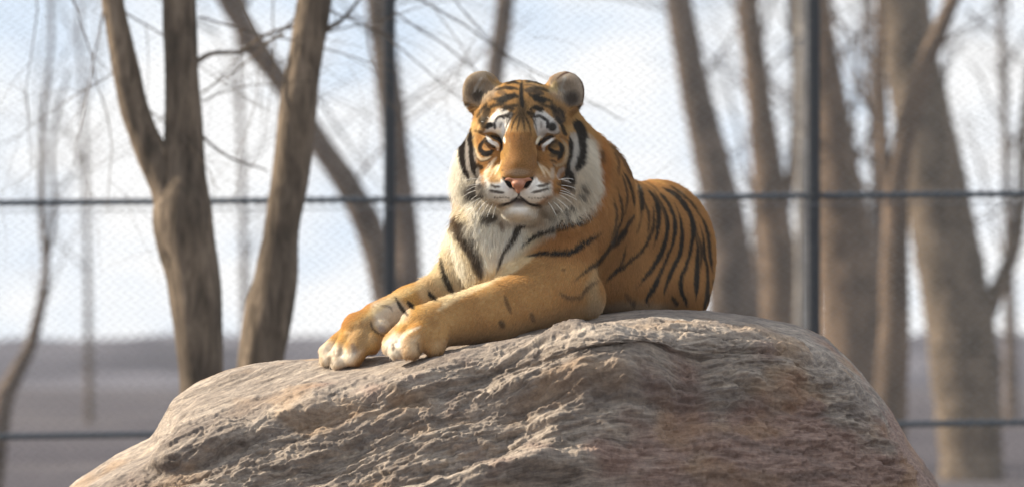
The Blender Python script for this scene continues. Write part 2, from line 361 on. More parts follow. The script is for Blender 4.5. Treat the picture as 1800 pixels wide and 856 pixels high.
# more distant thin trees seen through the fence
rs = np.random.RandomState(21)
labels = ['hazy thin tree far behind the fence between the two left trunks', 'hazy thin tree far behind the fence left of the second post',
          'hazy thin tree far behind the fence at the right edge', 'hazy thin tree far behind the fence beside the tiger rump', 'hazy thin tree far behind the fence at the far left']
for (x, D, w, lb) in ((425, 60, 14, 0), (1540, 62, 30, 1), (1770, 64, 22, 2), (1330, 58, 26, 3), (150, 66, 12, 4)):
    tree('distant_tree', labels[lb], D, [[(x+8, 760, w*1.2), (x+6, 600, w), (x, 300, w*.7), (x-12, 0, w*.5), (x-20, -300, w*.3)]], BARK2, 30+lb,
         [(x+rs.uniform(-6, 6), y, w*.4, rs.uniform(40, 140), 3.5, 0, 3) for y in range(480, -60, -90)], group='distant bare trees')

# ------------------------------------------------------------------ boulder
CR = np.array([(-700, 1620), (-520, 1300), (-300, 1120), (-120, 1010), (0, 930), (120, 856), (200, 802), (268, 768), (284, 735), (305, 702), (350, 672), (400, 653), (450, 642), (500, 635), (560, 632),
               (640, 628), (700, 622), (760, 612), (830, 600), (900, 586), (960, 572), (1010, 560), (1060, 552), (1110, 546), (1150, 543), (1240, 548), (1330, 560),
               (1400, 575), (1450, 596), (1500, 640), (1560, 710), (1600, 782), (1650, 856), (1700, 960), (1760, 1100), (1850, 1350), (1950, 1620)], float)
def smooth_interp(x, T):
    return (np.interp(x, T[:, 0], T[:, 1]) + np.interp(x-5, T[:, 0], T[:, 1]) + np.interp(x+5, T[:, 0], T[:, 1]))/3
def crest(x): return smooth_interp(x, CR)
def ycr(x): return np.interp(x, [-700, 0, 300, 560, 700, 900, 1060, 1240, 1650, 1950], [250, 120, 60, 30, 40, 80, 260, 420, 260, 300])     # depth of the crest
def ylip(x): return np.interp(x, [-700, 0, 300, 430, 500, 600, 700, 800, 950, 1060, 1180, 1300, 1480, 1650, 1950], [100, -180, -230, -275, -290, -310, -325, -328, -335, -335, -315, -275, -180, -60, 150])
def yback(x): return np.interp(x, [-700, 0, 560, 900, 1240, 1600, 1950], [420, 420, 560, 900, 1050, 800, 450])
def lipdrop(x): return np.interp(x, [-700, 0, 300, 430, 500, 560, 640, 700, 800, 950, 1060, 1300, 1600, 1950], [30, 60, 66, 100, 86, 66, 50, 34, 22, 32, 34, 28, 50, 40])
xs = np.concatenate([np.linspace(-700, 60, 60, endpoint=False), np.linspace(60, 1720, 1050, endpoint=False), np.linspace(1720, 1950, 30)])
nr = 430
# profile rows: from the back foot over the crest, the lip and down the front
def profile(x):
    c = crest(x); yc = ycr(x); yl = ylip(x); yb = yback(x); ld = lipdrop(x); zb = 1660 - 0*x
    K = np.stack([np.stack([yb+170, zb], -1), np.stack([yb+120, c*.4+zb*.6], -1), np.stack([yb, c+70], -1), np.stack([yb*.5+yc*.5, c+6], -1), np.stack([yc, c], -1),
                  np.stack([yc*.5+yl*.5, c+ld*.35], -1), np.stack([yl, c+ld], -1), np.stack([yl-52, c+ld+62], -1), np.stack([yl-100, c+ld+150], -1),
                  np.stack([yl-150, np.minimum(c+ld+300, zb-60)], -1), np.stack([yl-190, np.minimum(c+ld+520, zb-30)], -1), np.stack([yl-220, zb], -1)], 1)
    w = np.hanning(121); w /= w.sum(); dense = (x > 55) & (x < 1725)
    for a in range(12):
        for b_ in range(2):
            if b_ == 1 and 3 <= a <= 4: continue
            off = c*0 if b_ == 0 else c
            v_ = K[:, a, b_]-off; vp = np.pad(v_, 60, mode='edge'); K[:, a, b_] = np.where(dense, np.convolve(vp, w, 'valid'), v_)+off
    return K                                           # (nx, 12, 2)
K = profile(xs)
tk = np.array([0, .04, .10, .16, .22, .36, .50, .62, .74, .86, .95, 1.0]); tt = np.linspace(0, 1, nr)
def hermite(K, tk, tt):
    m_ = np.gradient(K, tk, axis=1); k = np.clip(np.searchsorted(tk, tt, 'right')-1, 0, len(tk)-2)
    h = (tk[k+1]-tk[k])[None, :, None]; t = ((tt-tk[k])/(tk[k+1]-tk[k]))[None, :, None]
    return (2*t**3-3*t**2+1)*K[:, k] + (t**3-2*t**2+t)*h*m_[:, k] + (-2*t**3+3*t**2)*K[:, k+1] + (t**3-t**2)*h*m_[:, k+1]
Q = hermite(K, tk, tt)                                 # yp, py
XX = np.repeat(xs[:, None], nr, 1)
Yp = Q[..., 0]; Py = Q[..., 1]; Ym = Yp/PXM; sc = (DIST+Ym)/(DIST*PXM)
V = np.stack([(XX-900)*sc, Ym, CAM_Z+(610-Py)*sc], -1)
def nrm(V):
    a = np.gradient(V, axis=0); b_ = np.gradient(V, axis=1); n = np.cross(b_, a); n /= np.linalg.norm(n, axis=-1, keepdims=True)+1e-9
    return n
N = nrm(V)
if N[500, 300, 1] > 0: N = -N
Px = XX; x, y, z = V[..., 0], V[..., 1], V[..., 2]
front = sstep(.22, .5, np.broadcast_to(tt, Px.shape))
# bedding coordinate: beds climb to the right on the left flank, run level on the right
tiltx = np.array([-700, 300, 600, 900, 1150, 1500, 1950]); tl = np.array([.42, .40, .33, .22, .04, -.08, -.12])
ti = np.interp(xs, tiltx, tl); integ = np.concatenate([[0], np.cumsum((ti[1:]+ti[:-1])/2*np.diff(xs))])/PXM
bed = z - integ[:, None] + .035*perlin(x*1.3, y*1.3, z*1.3) + .016*perlin(x*3.7, y*3.7, z*5)
al = x + .3*z
def slab(f, ratio, seed, sharp=.05):
    n = perlin(bed*f, al*f/ratio+seed, y*f/ratio) + .35*perlin(bed*f*2.3+9, al*f*2.3/ratio*1.6+seed, y*f/ratio*3) + .13*perlin(x*f*2.4+seed, y*f*2.4, z*f*2.4)
    return sstep(-sharp, sharp, n) + .35*n
dsp = .019*(slab(4.6, 4.5, 3)-.5) + .012*(slab(11, 4.6, 17)-.5) + .0085*(slab(26, 4.8, 41)-.5) + .0055*(slab(60, 4.5, 71)-.5) + .0022*(slab(130, 4.5, 91)-.5)
dsp = dsp + .035*fbm(x*1.6, y*1.6, z*2.2, 3) + .004*fbm(x*16, y*16, bed*60, 3) + .0016*fbm(x*60, y*60, bed*160, 3)
for f_, r_, a_, w_ in ((9, 9, .011, .035), (24, 7, .006, .05), (55, 6, .003, .07)):
    n_ = perlin(bed*f_+3, al*f_/r_+f_, y*f_/r_) + .3*perlin(bed*f_*2, al*f_*2/r_, y*f_); dsp = dsp - a_*np.exp(-(n_/w_)**2)*sstep(-.1, .3, perlin(x*2+f_, y, z*4))
# broken steps that catch the sun: each line is a low face turned to the left and up
jag = 17*perlin(x*6, z*11, 2) + 9*perlin(x*15, z*30, 5) + 3*perlin(x*40, z*80, 8)
def seg_side(pts):
    """signed distance (px) to a polyline, + on its right hand going down the list; also distance along"""
    pts = np.array(pts, float); best = np.full(Px.shape, 1e9); sg = np.zeros(Px.shape)
    for a, b_ in zip(pts[:-1], pts[1:]):
        d = b_-a; L2 = (d**2).sum(); t = np.clip(((Px-a[0])*d[0]+(Py-a[1])*d[1])/L2, 0, 1)
        ex = Px-a[0]-t*d[0]; ey = Py-a[1]-t*d[1]; dd = np.hypot(ex, ey); cr_ = d[0]*(Py-a[1])-d[1]*(Px-a[0])
        u_ = dd < best; best = np.where(u_, dd, best); sg = np.where(u_, np.sign(cr_), sg)
    return best*sg
wob = 70*perlin(x*3.3, z*3.3, 11) + 35*perlin(x*9, z*9, 13)
def fade(cx, cy, rx, ry): return np.exp(-(np.abs((Px+wob+(Py-700)*.35-cx)/rx)**3 + ((Py+wob*.3-cy)/ry)**4))
vis = front
# A: upper left shelf - below its edge the face drops back into shade
dA = (lambda T_: Py - np.interp(Px, [t[0] for t in T_], [t[1] for t in T_]))([(60, 900), (300, 800), (410, 768), (480, 735), (560, 706), (620, 692), (700, 678), (760, 668)]) + jag*.6
dsp = dsp - .045*sstep(0, 26, dA)*fade(430, 760, 330, 120)*vis
dsp = dsp + .020*sstep(-60, 0, -np.abs(dA))*0
yof = lambda T_: Py - np.interp(Px, [t[0] for t in T_], [t[1] for t in T_])
xof = lambda T_: Px - np.interp(Py, [t[1] for t in T_], [t[0] for t in T_])
# B: middle patch, rises toward the viewer to the right
def patch(line, w, amp, fc):
    d = xof(line)*.8 + jag
    return amp*np.clip(d/w, 0, 1)**.8*fade(*fc)*vis*sstep(10, 50, Py-crest(Px))
dsp = dsp + patch([(900, 570), (870, 590), (845, 622), (858, 650), (815, 676), (768, 690), (800, 720)], 240, .20, (960, 650, 150, 62))
dsp = dsp + patch([(960, 700), (915, 725), (905, 765), (870, 800), (800, 822), (640, 856), (560, 880)], 190, .19, (960, 775, 170, 75))
# C: bottom ledge
dC = yof([(560, 880), (640, 858), (760, 836), (860, 806), (930, 790), (1060, 772)]) + jag*.5
dsp = dsp + .05*sstep(0, 30, dC)*fade(820, 860, 260, 60)*vis
# D: overhang line on the right
dD = yof([(1000, 700), (1150, 706), (1300, 702), (1400, 696), (1520, 700)]) + jag*.5
dsp = dsp - .020*sstep(0, 16, dD)*fade(1280, 740, 260, 60)*vis
# E: a little notch at the left shoulder of the boulder
dsp = dsp - .045*np.exp(-(((Px-296)/14)**2+((Py-748)/24)**2))
top_soft = 1-.85*(1-sstep(.36, .60, np.broadcast_to(tt, Px.shape)))                             # the worn top where the tiger lies
V2 = V + N*(dsp*top_soft*sstep(0, .06, np.broadcast_to(tt, Px.shape)))[..., None]
# stain masks kept as vertex colours: pink granite low on the right, warm dust left
pinkm = sstep(-.25, .6, .9*perlin(x*3.1, y*2, z*4.6+4) + .7*perlin(x*9, y*9, z*16) + 1.15*sstep(560, 860, Py + 60*perlin(x*3, y, z*3+7))*sstep(780, 1350, Px + 150*perlin(x*2.2+3, y, z*4)) - .62 + .25*sstep(1250, 1600, Px))
ochre = sstep(.1, .5, perlin(x*3+9, y*3, bed*9) + .3*perlin(x*12, y*9, z*20))
dark = sstep(.05, .45, perlin(al*1.2+5, y*1.5, bed*11) + .4*perlin(x*9, y*9, bed*45))
cm = np.stack([pinkm, ochre, dark], -1).reshape(-1, 3)
bedc = np.stack([al, y, bed], -1).reshape(-1, 3)
m, nt, b = mat_new('banded_gneiss')
at = nt.nodes.new('ShaderNodeVertexColor'); at.layer_name = 'coat'
sp = nt.nodes.new('ShaderNodeSeparateColor'); nt.links.new(at.outputs[0], sp.inputs[0])
ba = nt.nodes.new('ShaderNodeAttribute'); ba.attribute_name = 'bedding'; bm_ = nt.nodes.new('ShaderNodeMapping'); bm_.inputs['Scale'].default_value = (1, 1, 9)
nt.links.new(ba.outputs['Vector'], bm_.inputs[0]); v = bm_.outputs[0]; n1 = add_noise(nt, v, 5, 8, .65, .5); n2 = add_noise(nt, mapped(nt, (1, 1, 1)), 60, 6, .7); n3 = add_noise(nt, v, 15, 7, .72, .4)
c = ramp(nt, n1.outputs[0], [(.25, (.125, .098, .08)), (.45, (.24, .202, .172)), (.6, (.34, .29, .245)), (.78, (.48, .415, .35))])
c3 = ramp(nt, n3.outputs[0], [(.32, (.52, .5, .49)), (.5, (1, 1, 1)), (.68, (1.4, 1.36, 1.28))])
c4 = ramp(nt, n2.outputs[0], [(.3, (.72, .72, .74)), (.65, (1.2, 1.18, 1.14))])
k = mixc(nt, 1.0, c.outputs[0], c3.outputs[0], 'MULTIPLY'); 
pinkc = ramp(nt, n3.outputs[0], [(.3, (.17, .10, .08)), (.55, (.28, .185, .15)), (.75, (.42, .31, .26))])
mth = nt.nodes.new('ShaderNodeMath'); mth.operation = 'MULTIPLY'; mth.inputs[1].default_value = .85; nt.links.new(sp.outputs[0], mth.inputs[0])
k = mixc(nt, mth.outputs[0], k, pinkc.outputs[0])
mo = nt.nodes.new('ShaderNodeMath'); mo.operation = 'MULTIPLY'; mo.inputs[1].default_value = .35; nt.links.new(sp.outputs[1], mo.inputs[0])
k = mixc(nt, mo.outputs[0], k, (.36, .22, .11))
md = nt.nodes.new('ShaderNodeMath'); md.operation = 'MULTIPLY'; md.inputs[1].default_value = .42; nt.links.new(sp.outputs[2], md.inputs[0])
k = mixc(nt, md.outputs[0], k, (.105, .085, .078))
k = mixc(nt, 1.0, k, c4.outputs[0], 'MULTIPLY')
nt.links.new(k, b.inputs['Base Color']); b.inputs['Roughness'].default_value = .88; b.inputs['Specular IOR Level'].default_value = .25
ma = nt.nodes.new('ShaderNodeMath'); ma.operation = 'ADD'; nt.links.new(n2.outputs[0], ma.inputs[0]); nt.links.new(n3.outputs[0], ma.inputs[1])
bump(nt, b, ma.outputs[0], .7, .009)
F = grid_faces(len(xs), nr)
rock = mesh_obj('boulder', V2.reshape(-1, 3), F[:, ::-1].copy(), m, None, True, cm)
ab = rock.data.attributes.new('bedding', 'FLOAT_VECTOR', 'POINT'); ab.data.foreach_set('vector', bedc.astype(np.float32).ravel())
rock['label'] = 'large layered grey and pink boulder under the tiger'; rock['category'] = 'boulder'

# ------------------------------------------------------------------ tiger: one continuous body grown from a blended volume
import os
HAIR_SCALE = 1.0
prims = []
def rot_xyz(rx, ry, rz):
    rx, ry, rz = map(math.radians, (rx, ry, rz))
    X_ = np.array([[1,0,0],[0,math.cos(rx),-math.sin(rx)],[0,math.sin(rx),math.cos(rx)]])
    Y_ = np.array([[math.cos(ry),0,math.sin(ry)],[0,1,0],[-math.sin(ry),0,math.cos(ry)]])
    Z_ = np.array([[math.cos(rz),-math.sin(rz),0],[math.sin(rz),math.cos(rz),0],[0,0,1]])
    return Z_ @ Y_ @ X_
def ell(c, r, rot=(0, 0, 0), k=12, op='u'):
    """c = (px, py, yp); r = radii (x, z, y) in px; rot about x, y(view axis), z in degrees; + ry turns clockwise in the photo"""
    prims.append(('e', P(*c), np.array([R(r[0], c[2]), r[2]/PXM, R(r[1], c[2])]), rot_xyz(*rot), k/PXM, op))
def cap(a, ra, b_, rb, k=16, op='u'):
    prims.append(('c', P(*a), R(ra, a[2]), P(*b_), R(rb, b_[2]), k/PXM, op))
def prim_eval(p, X, Y, Z):
    if p[0] == 'e':
        _, c, r, M, k, op = p; dx, dy, dz = X-c[0], Y-c[1], Z-c[2]
        u = (M[0,0]*dx+M[1,0]*dy+M[2,0]*dz); v = (M[0,1]*dx+M[1,1]*dy+M[2,1]*dz); w = (M[0,2]*dx+M[1,2]*dy+M[2,2]*dz)
        k0 = np.sqrt((u/r[0])**2+(v/r[1])**2+(w/r[2])**2); k1 = np.sqrt((u/r[0]**2)**2+(v/r[1]**2)**2+(w/r[2]**2)**2)
        return k0*(k0-1)/(k1+1e-6)
    _, a, ra, b_, rb, k, op = p; ab = b_-a
    t = np.clip(((X-a[0])*ab[0]+(Y-a[1])*ab[1]+(Z-a[2])*ab[2])/(ab@ab), 0, 1)
    return np.sqrt((X-a[0]-t*ab[0])**2+(Y-a[1]-t*ab[1])**2+(Z-a[2]-t*ab[2])**2) - (ra+(rb-ra)*t)
def bbox(p):
    if p[0] == 'e': r = p[2].max(); return p[1]-r, p[1]+r
    return np.minimum(p[1]-p[2], p[3]-p[4]), np.maximum(p[1]+p[2], p[3]+p[4])

# trunk of the animal
cap((962, 440, 150), 100, (1070, 425, 420), 108, 40)
cap((1070, 425, 420), 106, (1150, 428, 640), 100, 40)
ell((1156, 430, 690), (86, 110, 130), (0, 0, 0), 40)          # rump
ell((1200, 480, 620), (50, 88, 120), (0, 0, -10), 30)          # near haunch
ell((1090, 500, 700), (70, 80, 120), (0, 0, 0), 30)
ell((1085, 500, 330), (75, 62, 190), (0, 0, -25), 30)            # belly resting on the rock
ell((1150, 505, 560), (80, 62, 190), (0, 0, 0), 30)           # far haunch
cap((1100, 520, 380), 40, (1200, 520, 560), 44, 24)           # folded hind foot
cap((1130, 520, 800), 22, (1010, 545, 900), 16, 14)           # tail lying behind
cap((1010, 545, 900), 16, (960, 560, 930), 12, 10)
# chest, neck, shoulders
ell((868, 440, 40), (66, 105, 84), (0, -12, 0), 36)
cap((948, 258, 105), 91, (1004, 345, 185), 105, 40)             # neck
cap((1000, 345, 185), 102, (1010, 420, 260), 104, 40)
ell((1005, 400, 90), (76, 84, 80), (0, 12, 0), 30)            # near shoulder blade
cap((850, 360, 90), 36, (830, 430, 100), 40, 26)              # far shoulder
cap((830, 430, 100), 40, (798, 502, 92), 40, 22)              # far upper arm
ell((905, 470, 20), (50, 60, 50), (0, 20, 0), 26)
# near fore leg
cap((985, 420, 40), 60, (985, 505, 15), 62, 26)
cap((990, 512, 10), 58, (1022, 522, 30), 40, 20)              # elbow
cap((960, 520, 0), 60, (860, 552, -90), 50, 24)
cap((860, 552, -90), 50, (775, 568, -180), 42, 20)
ell((748, 576, -205), (46, 40, 46), (0, 15, 0), 14)
# near toes
cap((772, 575, -220), 22, (763, 602, -246), 22, 5)
cap((752, 568, -222), 22, (724, 606, -264), 22, 3)
cap((732, 566, -215), 19, (701, 604, -250), 17, 3)
cap((722, 568, -200), 17, (688, 600, -226), 15, 3)
for (x_, y_, p_) in ((763, 617, -262), (722, 622, -278), (700, 620, -264), (687, 613, -240)):
    ell((x_, y_-2, p_), (15, 13, 16), (0, 0, 0), 10)
# far fore leg
cap((796, 506, 90), 38, (722, 539, 20), 34, 20)
cap((722, 539, 20), 34, (664, 562, -46), 32, 16)
ell((640, 582, -66), (40, 34, 40), (0, 25, 0), 14)
cap((668, 578, -80), 17, (652, 602, -104), 17, 5)
cap((640, 584, -86), 19, (624, 618, -122), 20, 3)
cap((622, 586, -78), 18, (599, 622, -112), 17, 3)
cap((610, 590, -64), 17, (577, 618, -90), 15, 3)
for (x_, y_, p_) in ((650, 613, -116), (620, 634, -132), (596, 640, -124), (577, 634, -102)):
    ell((x_, y_-2, p_), (14, 12, 15), (0, 0, 0), 10)
ell((676, 575, -72), (11, 9, 9), (0, 30, 0), 4)               # dew-claw pad
# head
ell((917, 219, 40), (84, 77, 98), (0, 0, 0), 20)
ell((916, 208, -10), (58, 50, 60), (0, 0, 0), 24)
ell((850, 292, 26), (42, 62, 64), (0, 6, 20), 30)
ell((982, 292, 26), (46, 62, 64), (0, -6, -20), 30)
ell((836, 325, 52), (32, 66, 48), (0, -12, 20), 22)            # ruff left
ell((1004, 325, 52), (40, 66, 50), (0, 14, -20), 22)            # ruff right
ell((915, 352, 20), (66, 44, 70), (0, 0, 0), 24)               # throat
ell((870, 284, -34), (27, 28, 28), (0, 0, 0), 30)              # cheekbone
ell((956, 284, -34), (27, 28, 28), (0, 0, 0), 30)
cap((913, 222, -50), 27, (912, 268, -84), 29, 16)             # bridge of the nose
cap((912, 268, -84), 29, (911, 302, -114), 31, 12)
ell((911, 311, -126), (29, 16, 20), (0, 0, 0), 8)
ell((880, 334, -95), (38, 27, 40), (0, 14, 18), 8)             # whisker pads
ell((943, 334, -95), (37, 27, 40), (0, -14, -18), 8)
ell((872, 322, -70), (27, 26, 36), (0, 0, 0), 24)
ell((951, 322, -70), (27, 26, 36), (0, 0, 0), 24)
ell((913, 372, -74), (31, 15, 34), (0, 0, 0), 18)               # chin
ell((912, 352, -60), (44, 22, 40), (0, 0, 0), 6)
ell((866, 224, -50), (25, 15, 20), (0, -14, 0), 10)            # brows
ell((960, 224, -50), (25, 15, 20), (0, 14, 0), 10)
ell((868, 254, -78), (16, 11, 15), (0, 24, 0), 9, 's')         # eye sockets
ell((958, 254, -78), (16, 11, 15), (0, -24, 0), 9, 's')
ell((867, 252, -56), (17, 10, 14), (0, 24, 0), 4)              # lids
ell((959, 252, -56), (17, 10, 14), (0, -24, 0), 4)
ell((868, 251, -74), (16, 1.6, 8), (0, 30, 0), 2, 's')         # slits
ell((958, 251, -74), (16, 1.6, 8), (0, -30, 0), 2, 's')
cap((913, 341, -150), 2.2, (912, 352, -140), 2.4, 3, 's')       # philtrum
cap((912, 352, -142), 2.6, (884, 364, -118), 2.0, 3, 's')
cap((912, 352, -142), 2.6, (941, 364, -118), 2.0, 3, 's')
# ears
ell((848, 163, 36), (36, 38, 15), (0, -14, 18), 10)
ell((992, 164, 36), (36, 38, 15), (0, 14, -18), 10)
ell((845, 164, 15), (25, 27, 14), (0, -14, 18), 5, 's')
ell((996, 165, 15), (25, 27, 14), (0, 14, -18), 5, 's')
ell((862, 186, 36), (24, 20, 24), (0, 0, 0), 12)
ell((975, 186, 36), (24, 20, 24), (0, 0, 0), 12)

def axis(lo, hi, fine, df, dc):
    a = list(np.arange(lo, fine[0], dc)) + list(np.arange(fine[0], fine[1], df)) + list(np.arange(fine[1], hi, dc)); return np.array(a, np.float32)
bl = [bbox(p) for p in prims]; lo = np.min([b_[0] for b_ in bl], 0)-.03; hi = np.max([b_[1] for b_ in bl], 0)+.03
hA, hB = P(790, 400, 0), P(1060, 120, 0)
ax = axis(lo[0], hi[0], (hA[0], hB[0]), .0034, .0055); az = axis(lo[2], hi[2], (hA[2], hB[2]), .0034, .0055)
ay = axis(lo[1], hi[1], (-.27, .14), .0038, .009)
Fd = np.full((len(ax), len(ay), len(az)), .3, np.float32)
for p, (b0, b1) in zip(prims, bl):
    k = p[-2]; m0 = b0-k-.012; m1 = b1+k+.012
    sl = []
    for a_, i in ((ax, 0), (ay, 1), (az, 2)):
        sl.append(slice(max(0, np.searchsorted(a_, m0[i])), min(len(a_), np.searchsorted(a_, m1[i])+1)))
    sl = tuple(sl)
    d = prim_eval(p, ax[sl[0]][:, None, None], ay[sl[1]][None, :, None], az[sl[2]][None, None, :]).astype(np.float32)
    f = Fd[sl]
    if p[-1] == 'u':
        h = np.maximum(k-np.abs(f-d), 0)/k; Fd[sl] = np.minimum(f, d) - h*h*k*.25
    else:
        h = np.maximum(k-np.abs(f+d), 0)/k; Fd[sl] = np.maximum(f, -d) + h*h*k*.25
def surface_nets(Fd, ax, ay, az):
    I = Fd < 0; nx, ny, nz_ = Fd.shape
    c = I[:-1].astype(np.int8)+I[1:]; c = c[:, :-1]+c[:, 1:]; c = c[:, :, :-1]+c[:, :, 1:]
    ci, cj, ck = np.nonzero((c > 0) & (c < 8)); n = len(ci)
    vid = np.full(c.shape, -1, np.int32); vid[ci, cj, ck] = np.arange(n)
    corner = [(a, b_, c_) for a in (0, 1) for b_ in (0, 1) for c_ in (0, 1)]
    val = {q: Fd[ci+q[0], cj+q[1], ck+q[2]] for q in corner}
    acc = np.zeros((n, 3)); cnt = np.zeros(n)
    for q in corner:
        for a in range(3):
            if q[a] == 0:
                q2 = list(q); q2[a] = 1; q2 = tuple(q2); f0, f1 = val[q], val[q2]; mk = (f0 < 0) != (f1 < 0)
                t = np.where(mk, f0/(f0-f1+1e-12), 0); pt = np.tile(np.array(q, float), (n, 1)); pt[:, a] = t
                acc += pt*mk[:, None]; cnt += mk
    g = acc/cnt[:, None] + np.stack([ci, cj, ck], 1)
    V = np.stack([np.interp(g[:, 0], np.arange(nx), ax), np.interp(g[:, 1], np.arange(ny), ay), np.interp(g[:, 2], np.arange(nz_), az)], 1)
    fs = []
    for a in range(3):
        s0 = [slice(None)]*3; s1 = [slice(None)]*3; s0[a] = slice(0, -1); s1[a] = slice(1, None)
        A, B = I[tuple(s0)], I[tuple(s1)]; o1, o2 = [(1, 2), (2, 0), (0, 1)][a]
        e = np.nonzero(A != B); e = [q for q in e]
        ok = (e[o1] > 0) & (e[o2] > 0) & (e[o1] < Fd.shape[o1]-1) & (e[o2] < Fd.shape[o2]-1); e = [q[ok] for q in e]
        def vv(d1, d2):
            q = [x_.copy() for x_ in e]; q[o1] -= d1; q[o2] -= d2; return vid[q[0], q[1], q[2]]
        f = np.stack([vv(1, 1), vv(0, 1), vv(0, 0), vv(1, 0)], 1)
        fl = ~A[e[0], e[1], e[2]]; f[fl] = f[fl][:, ::-1]; fs.append(f)
    return V, np.concatenate(fs)
TV, TF = surface_nets(Fd, ax, ay, az); del Fd
def lap(V, F, it=2, w=.5):
    e = np.concatenate([F[:, [0, 1]], F[:, [1, 2]], F[:, [2, 3]], F[:, [3, 0]]]); n = len(V)
    for _ in range(it):
        s = np.stack([np.bincount(e[:, 0], V[e[:, 1], a], n)+np.bincount(e[:, 1], V[e[:, 0], a], n) for a in range(3)], 1)
        c = np.bincount(e[:, 0], minlength=n)+np.bincount(e[:, 1], minlength=n); V = V*(1-w)+w*s/np.maximum(c, 1)[:, None]
    return V
TV = lap(TV, TF, 2, .5)
def vnorm(V, F):
    a, b_, c_, d = (V[F[:, i]] for i in range(4)); fn = np.cross(c_-a, d-b_); N = np.zeros_like(V)
    for i in range(4):
        for k_ in range(3): N[:, k_] += np.bincount(F[:, i], fn[:, k_], len(V))
    return N/(np.linalg.norm(N, axis=1, keepdims=True)+1e-12), fn
TN, FN = vnorm(TV, TF)

# ------------------------------------------------------------------ coat: chart of pigment, with a little painted light and shade, on the animal (front view chart, 2 cells per photo pixel)
CX0, CY0, CS = 530.0, 90.0, 2.0
CW, CH = int(760*CS), int(600*CS)
chart = np.zeros((CH, CW, 3), np.float32); O = (.53, .27, .088); chart[:] = O
K_ = (.020, .014, .011); WH = (.95, .91, .83); CRM = (.68, .53, .34); GREY = (.34, .30, .26); BRN = (.16, .075, .028); GOLD = (.62, .34, .10)
YY, XXg = np.mgrid[0:CH, 0:CW].astype(np.float32); XXg = XXg/CS+CX0; YY = YY/CS+CY0
def box_(x0_, x1_, y0_, y1_):
    a = max(0, int((x0_-CX0)*CS)); b_ = min(CW, int((x1_-CX0)*CS)+1); c_ = max(0, int((y0_-CY0)*CS)); d = min(CH, int((y1_-CY0)*CS)+1)
    return slice(c_, max(c_, d)), slice(a, max(a, b_))
def put(sl, al, col):
    al = np.clip(al, 0, 1)[..., None]; chart[sl] = chart[sl]*(1-al)+np.array(col, np.float32)*al
def stroke(pts, w, col=K_, a=1.0, soft=1.6, taper=True):
    """pts in photo px; w = full width (or list)"""
    pts = np.array(pts, float)
    ww = np.array(w, float) if isinstance(w, (list, tuple)) else None
    n = max(12, int(np.linalg.norm(np.diff(pts, axis=0), axis=1).sum()/2.0))
    if len(pts) > 2:
        q = resample(np.c_[pts, np.zeros(len(pts)), ww if ww is not None else np.full(len(pts), w)], n)
    else:
        t = np.linspace(0, 1, n)[:, None]; q = np.c_[pts[0]*(1-t)+pts[1]*t, np.zeros(n), (ww[0]*(1-t)+ww[1]*t) if ww is not None else np.full(n, w)]
    u = np.linspace(0, 1, n); tp = np.minimum(1, np.minimum(u, 1-u)/.22)**.6 if taper else 1
    r = np.maximum(q[:, 3]*.5*tp, .3)
    mg = r.max()+soft+2
    sl = box_(q[:, 0].min()-mg, q[:, 0].max()+mg, q[:, 1].min()-mg, q[:, 1].max()+mg)
    X_, Y_ = XXg[sl], YY[sl]
    if X_.size == 0: return
    best = np.full(X_.shape, -1e9, np.float32)
    for (x_, y_, _, _), r_ in zip(q, r): best = np.maximum(best, r_-np.hypot(X_-x_, Y_-y_))
    put(sl, sstep(-soft, soft*.6, best)*a, col)
def blob(cx, cy, rx, ry, col, a=1.0, soft=.35, ang=0):
    mg = max(rx, ry)*(1+soft)+2; sl = box_(cx-mg, cx+mg, cy-mg, cy+mg); X_, Y_ = XXg[sl]-cx, YY[sl]-cy
    c_, s_ = math.cos(math.radians(ang)), math.sin(math.radians(ang)); u = (X_*c_+Y_*s_)/rx; v = (-X_*s_+Y_*c_)/ry
    put(sl, (1-sstep(1-soft, 1+soft, np.hypot(u, v)))*a, col)
def poly(pts, col, a=1.0, soft=3.0):
    pts = np.array(pts, float); mg = soft+2
    sl = box_(pts[:, 0].min()-mg, pts[:, 0].max()+mg, pts[:, 1].min()-mg, pts[:, 1].max()+mg); X_, Y_ = XXg[sl], YY[sl]
    ins = np.zeros(X_.shape, bool); dm = np.full(X_.shape, 1e9)
    for i in range(len(pts)):
        (xa, ya), (xb, yb_) = pts[i], pts[(i+1) % len(pts)]
        cnd = ((ya > Y_) != (yb_ > Y_)); xx = (xb-xa)*(Y_-ya)/((yb_-ya) if abs(yb_-ya) > 1e-9 else 1e-9)+xa; ins ^= cnd & (X_ < xx)
        L2 = (xb-xa)**2+(yb_-ya)**2+1e-9; t = np.clip(((X_-xa)*(xb-xa)+(Y_-ya)*(yb_-ya))/L2, 0, 1); dm = np.minimum(dm, np.hypot(X_-xa-t*(xb-xa), Y_-ya-t*(yb_-ya)))
    put(sl, sstep(-soft, soft, np.where(ins, dm, -dm))*a, col)
CROP = dict(A=(790, 110, 6.585), B=(910, 110, 6.585), C=(790, 210, 6.585), D=(910, 210, 6.585), E=(780, 290, 6.114), F=(910, 290, 6.113), G=(760, 330, 4.28), H=(880, 360, 3.891),
            I=(1040, 370, 4.504), J=(1040, 200, 4.757), K=(550, 480, 4.756), L=(660, 510, 6.115))
def T(c, pts): x_, y_, s_ = CROP[c]; return [(x_+u/s_, y_+v/s_) for u, v in pts]
def sk(c, pts, w, col=K_, a=1.0, soft=1.6, **kw):
    s_ = CROP[c][2]/(1.18 if c in 'ABCD' and max(col) < .15 else 1.0 if c in 'IJ' else 1); w = [q/s_ for q in w] if isinstance(w, (list, tuple)) else w/s_
    stroke(T(c, pts), w, col, a, soft, **kw)
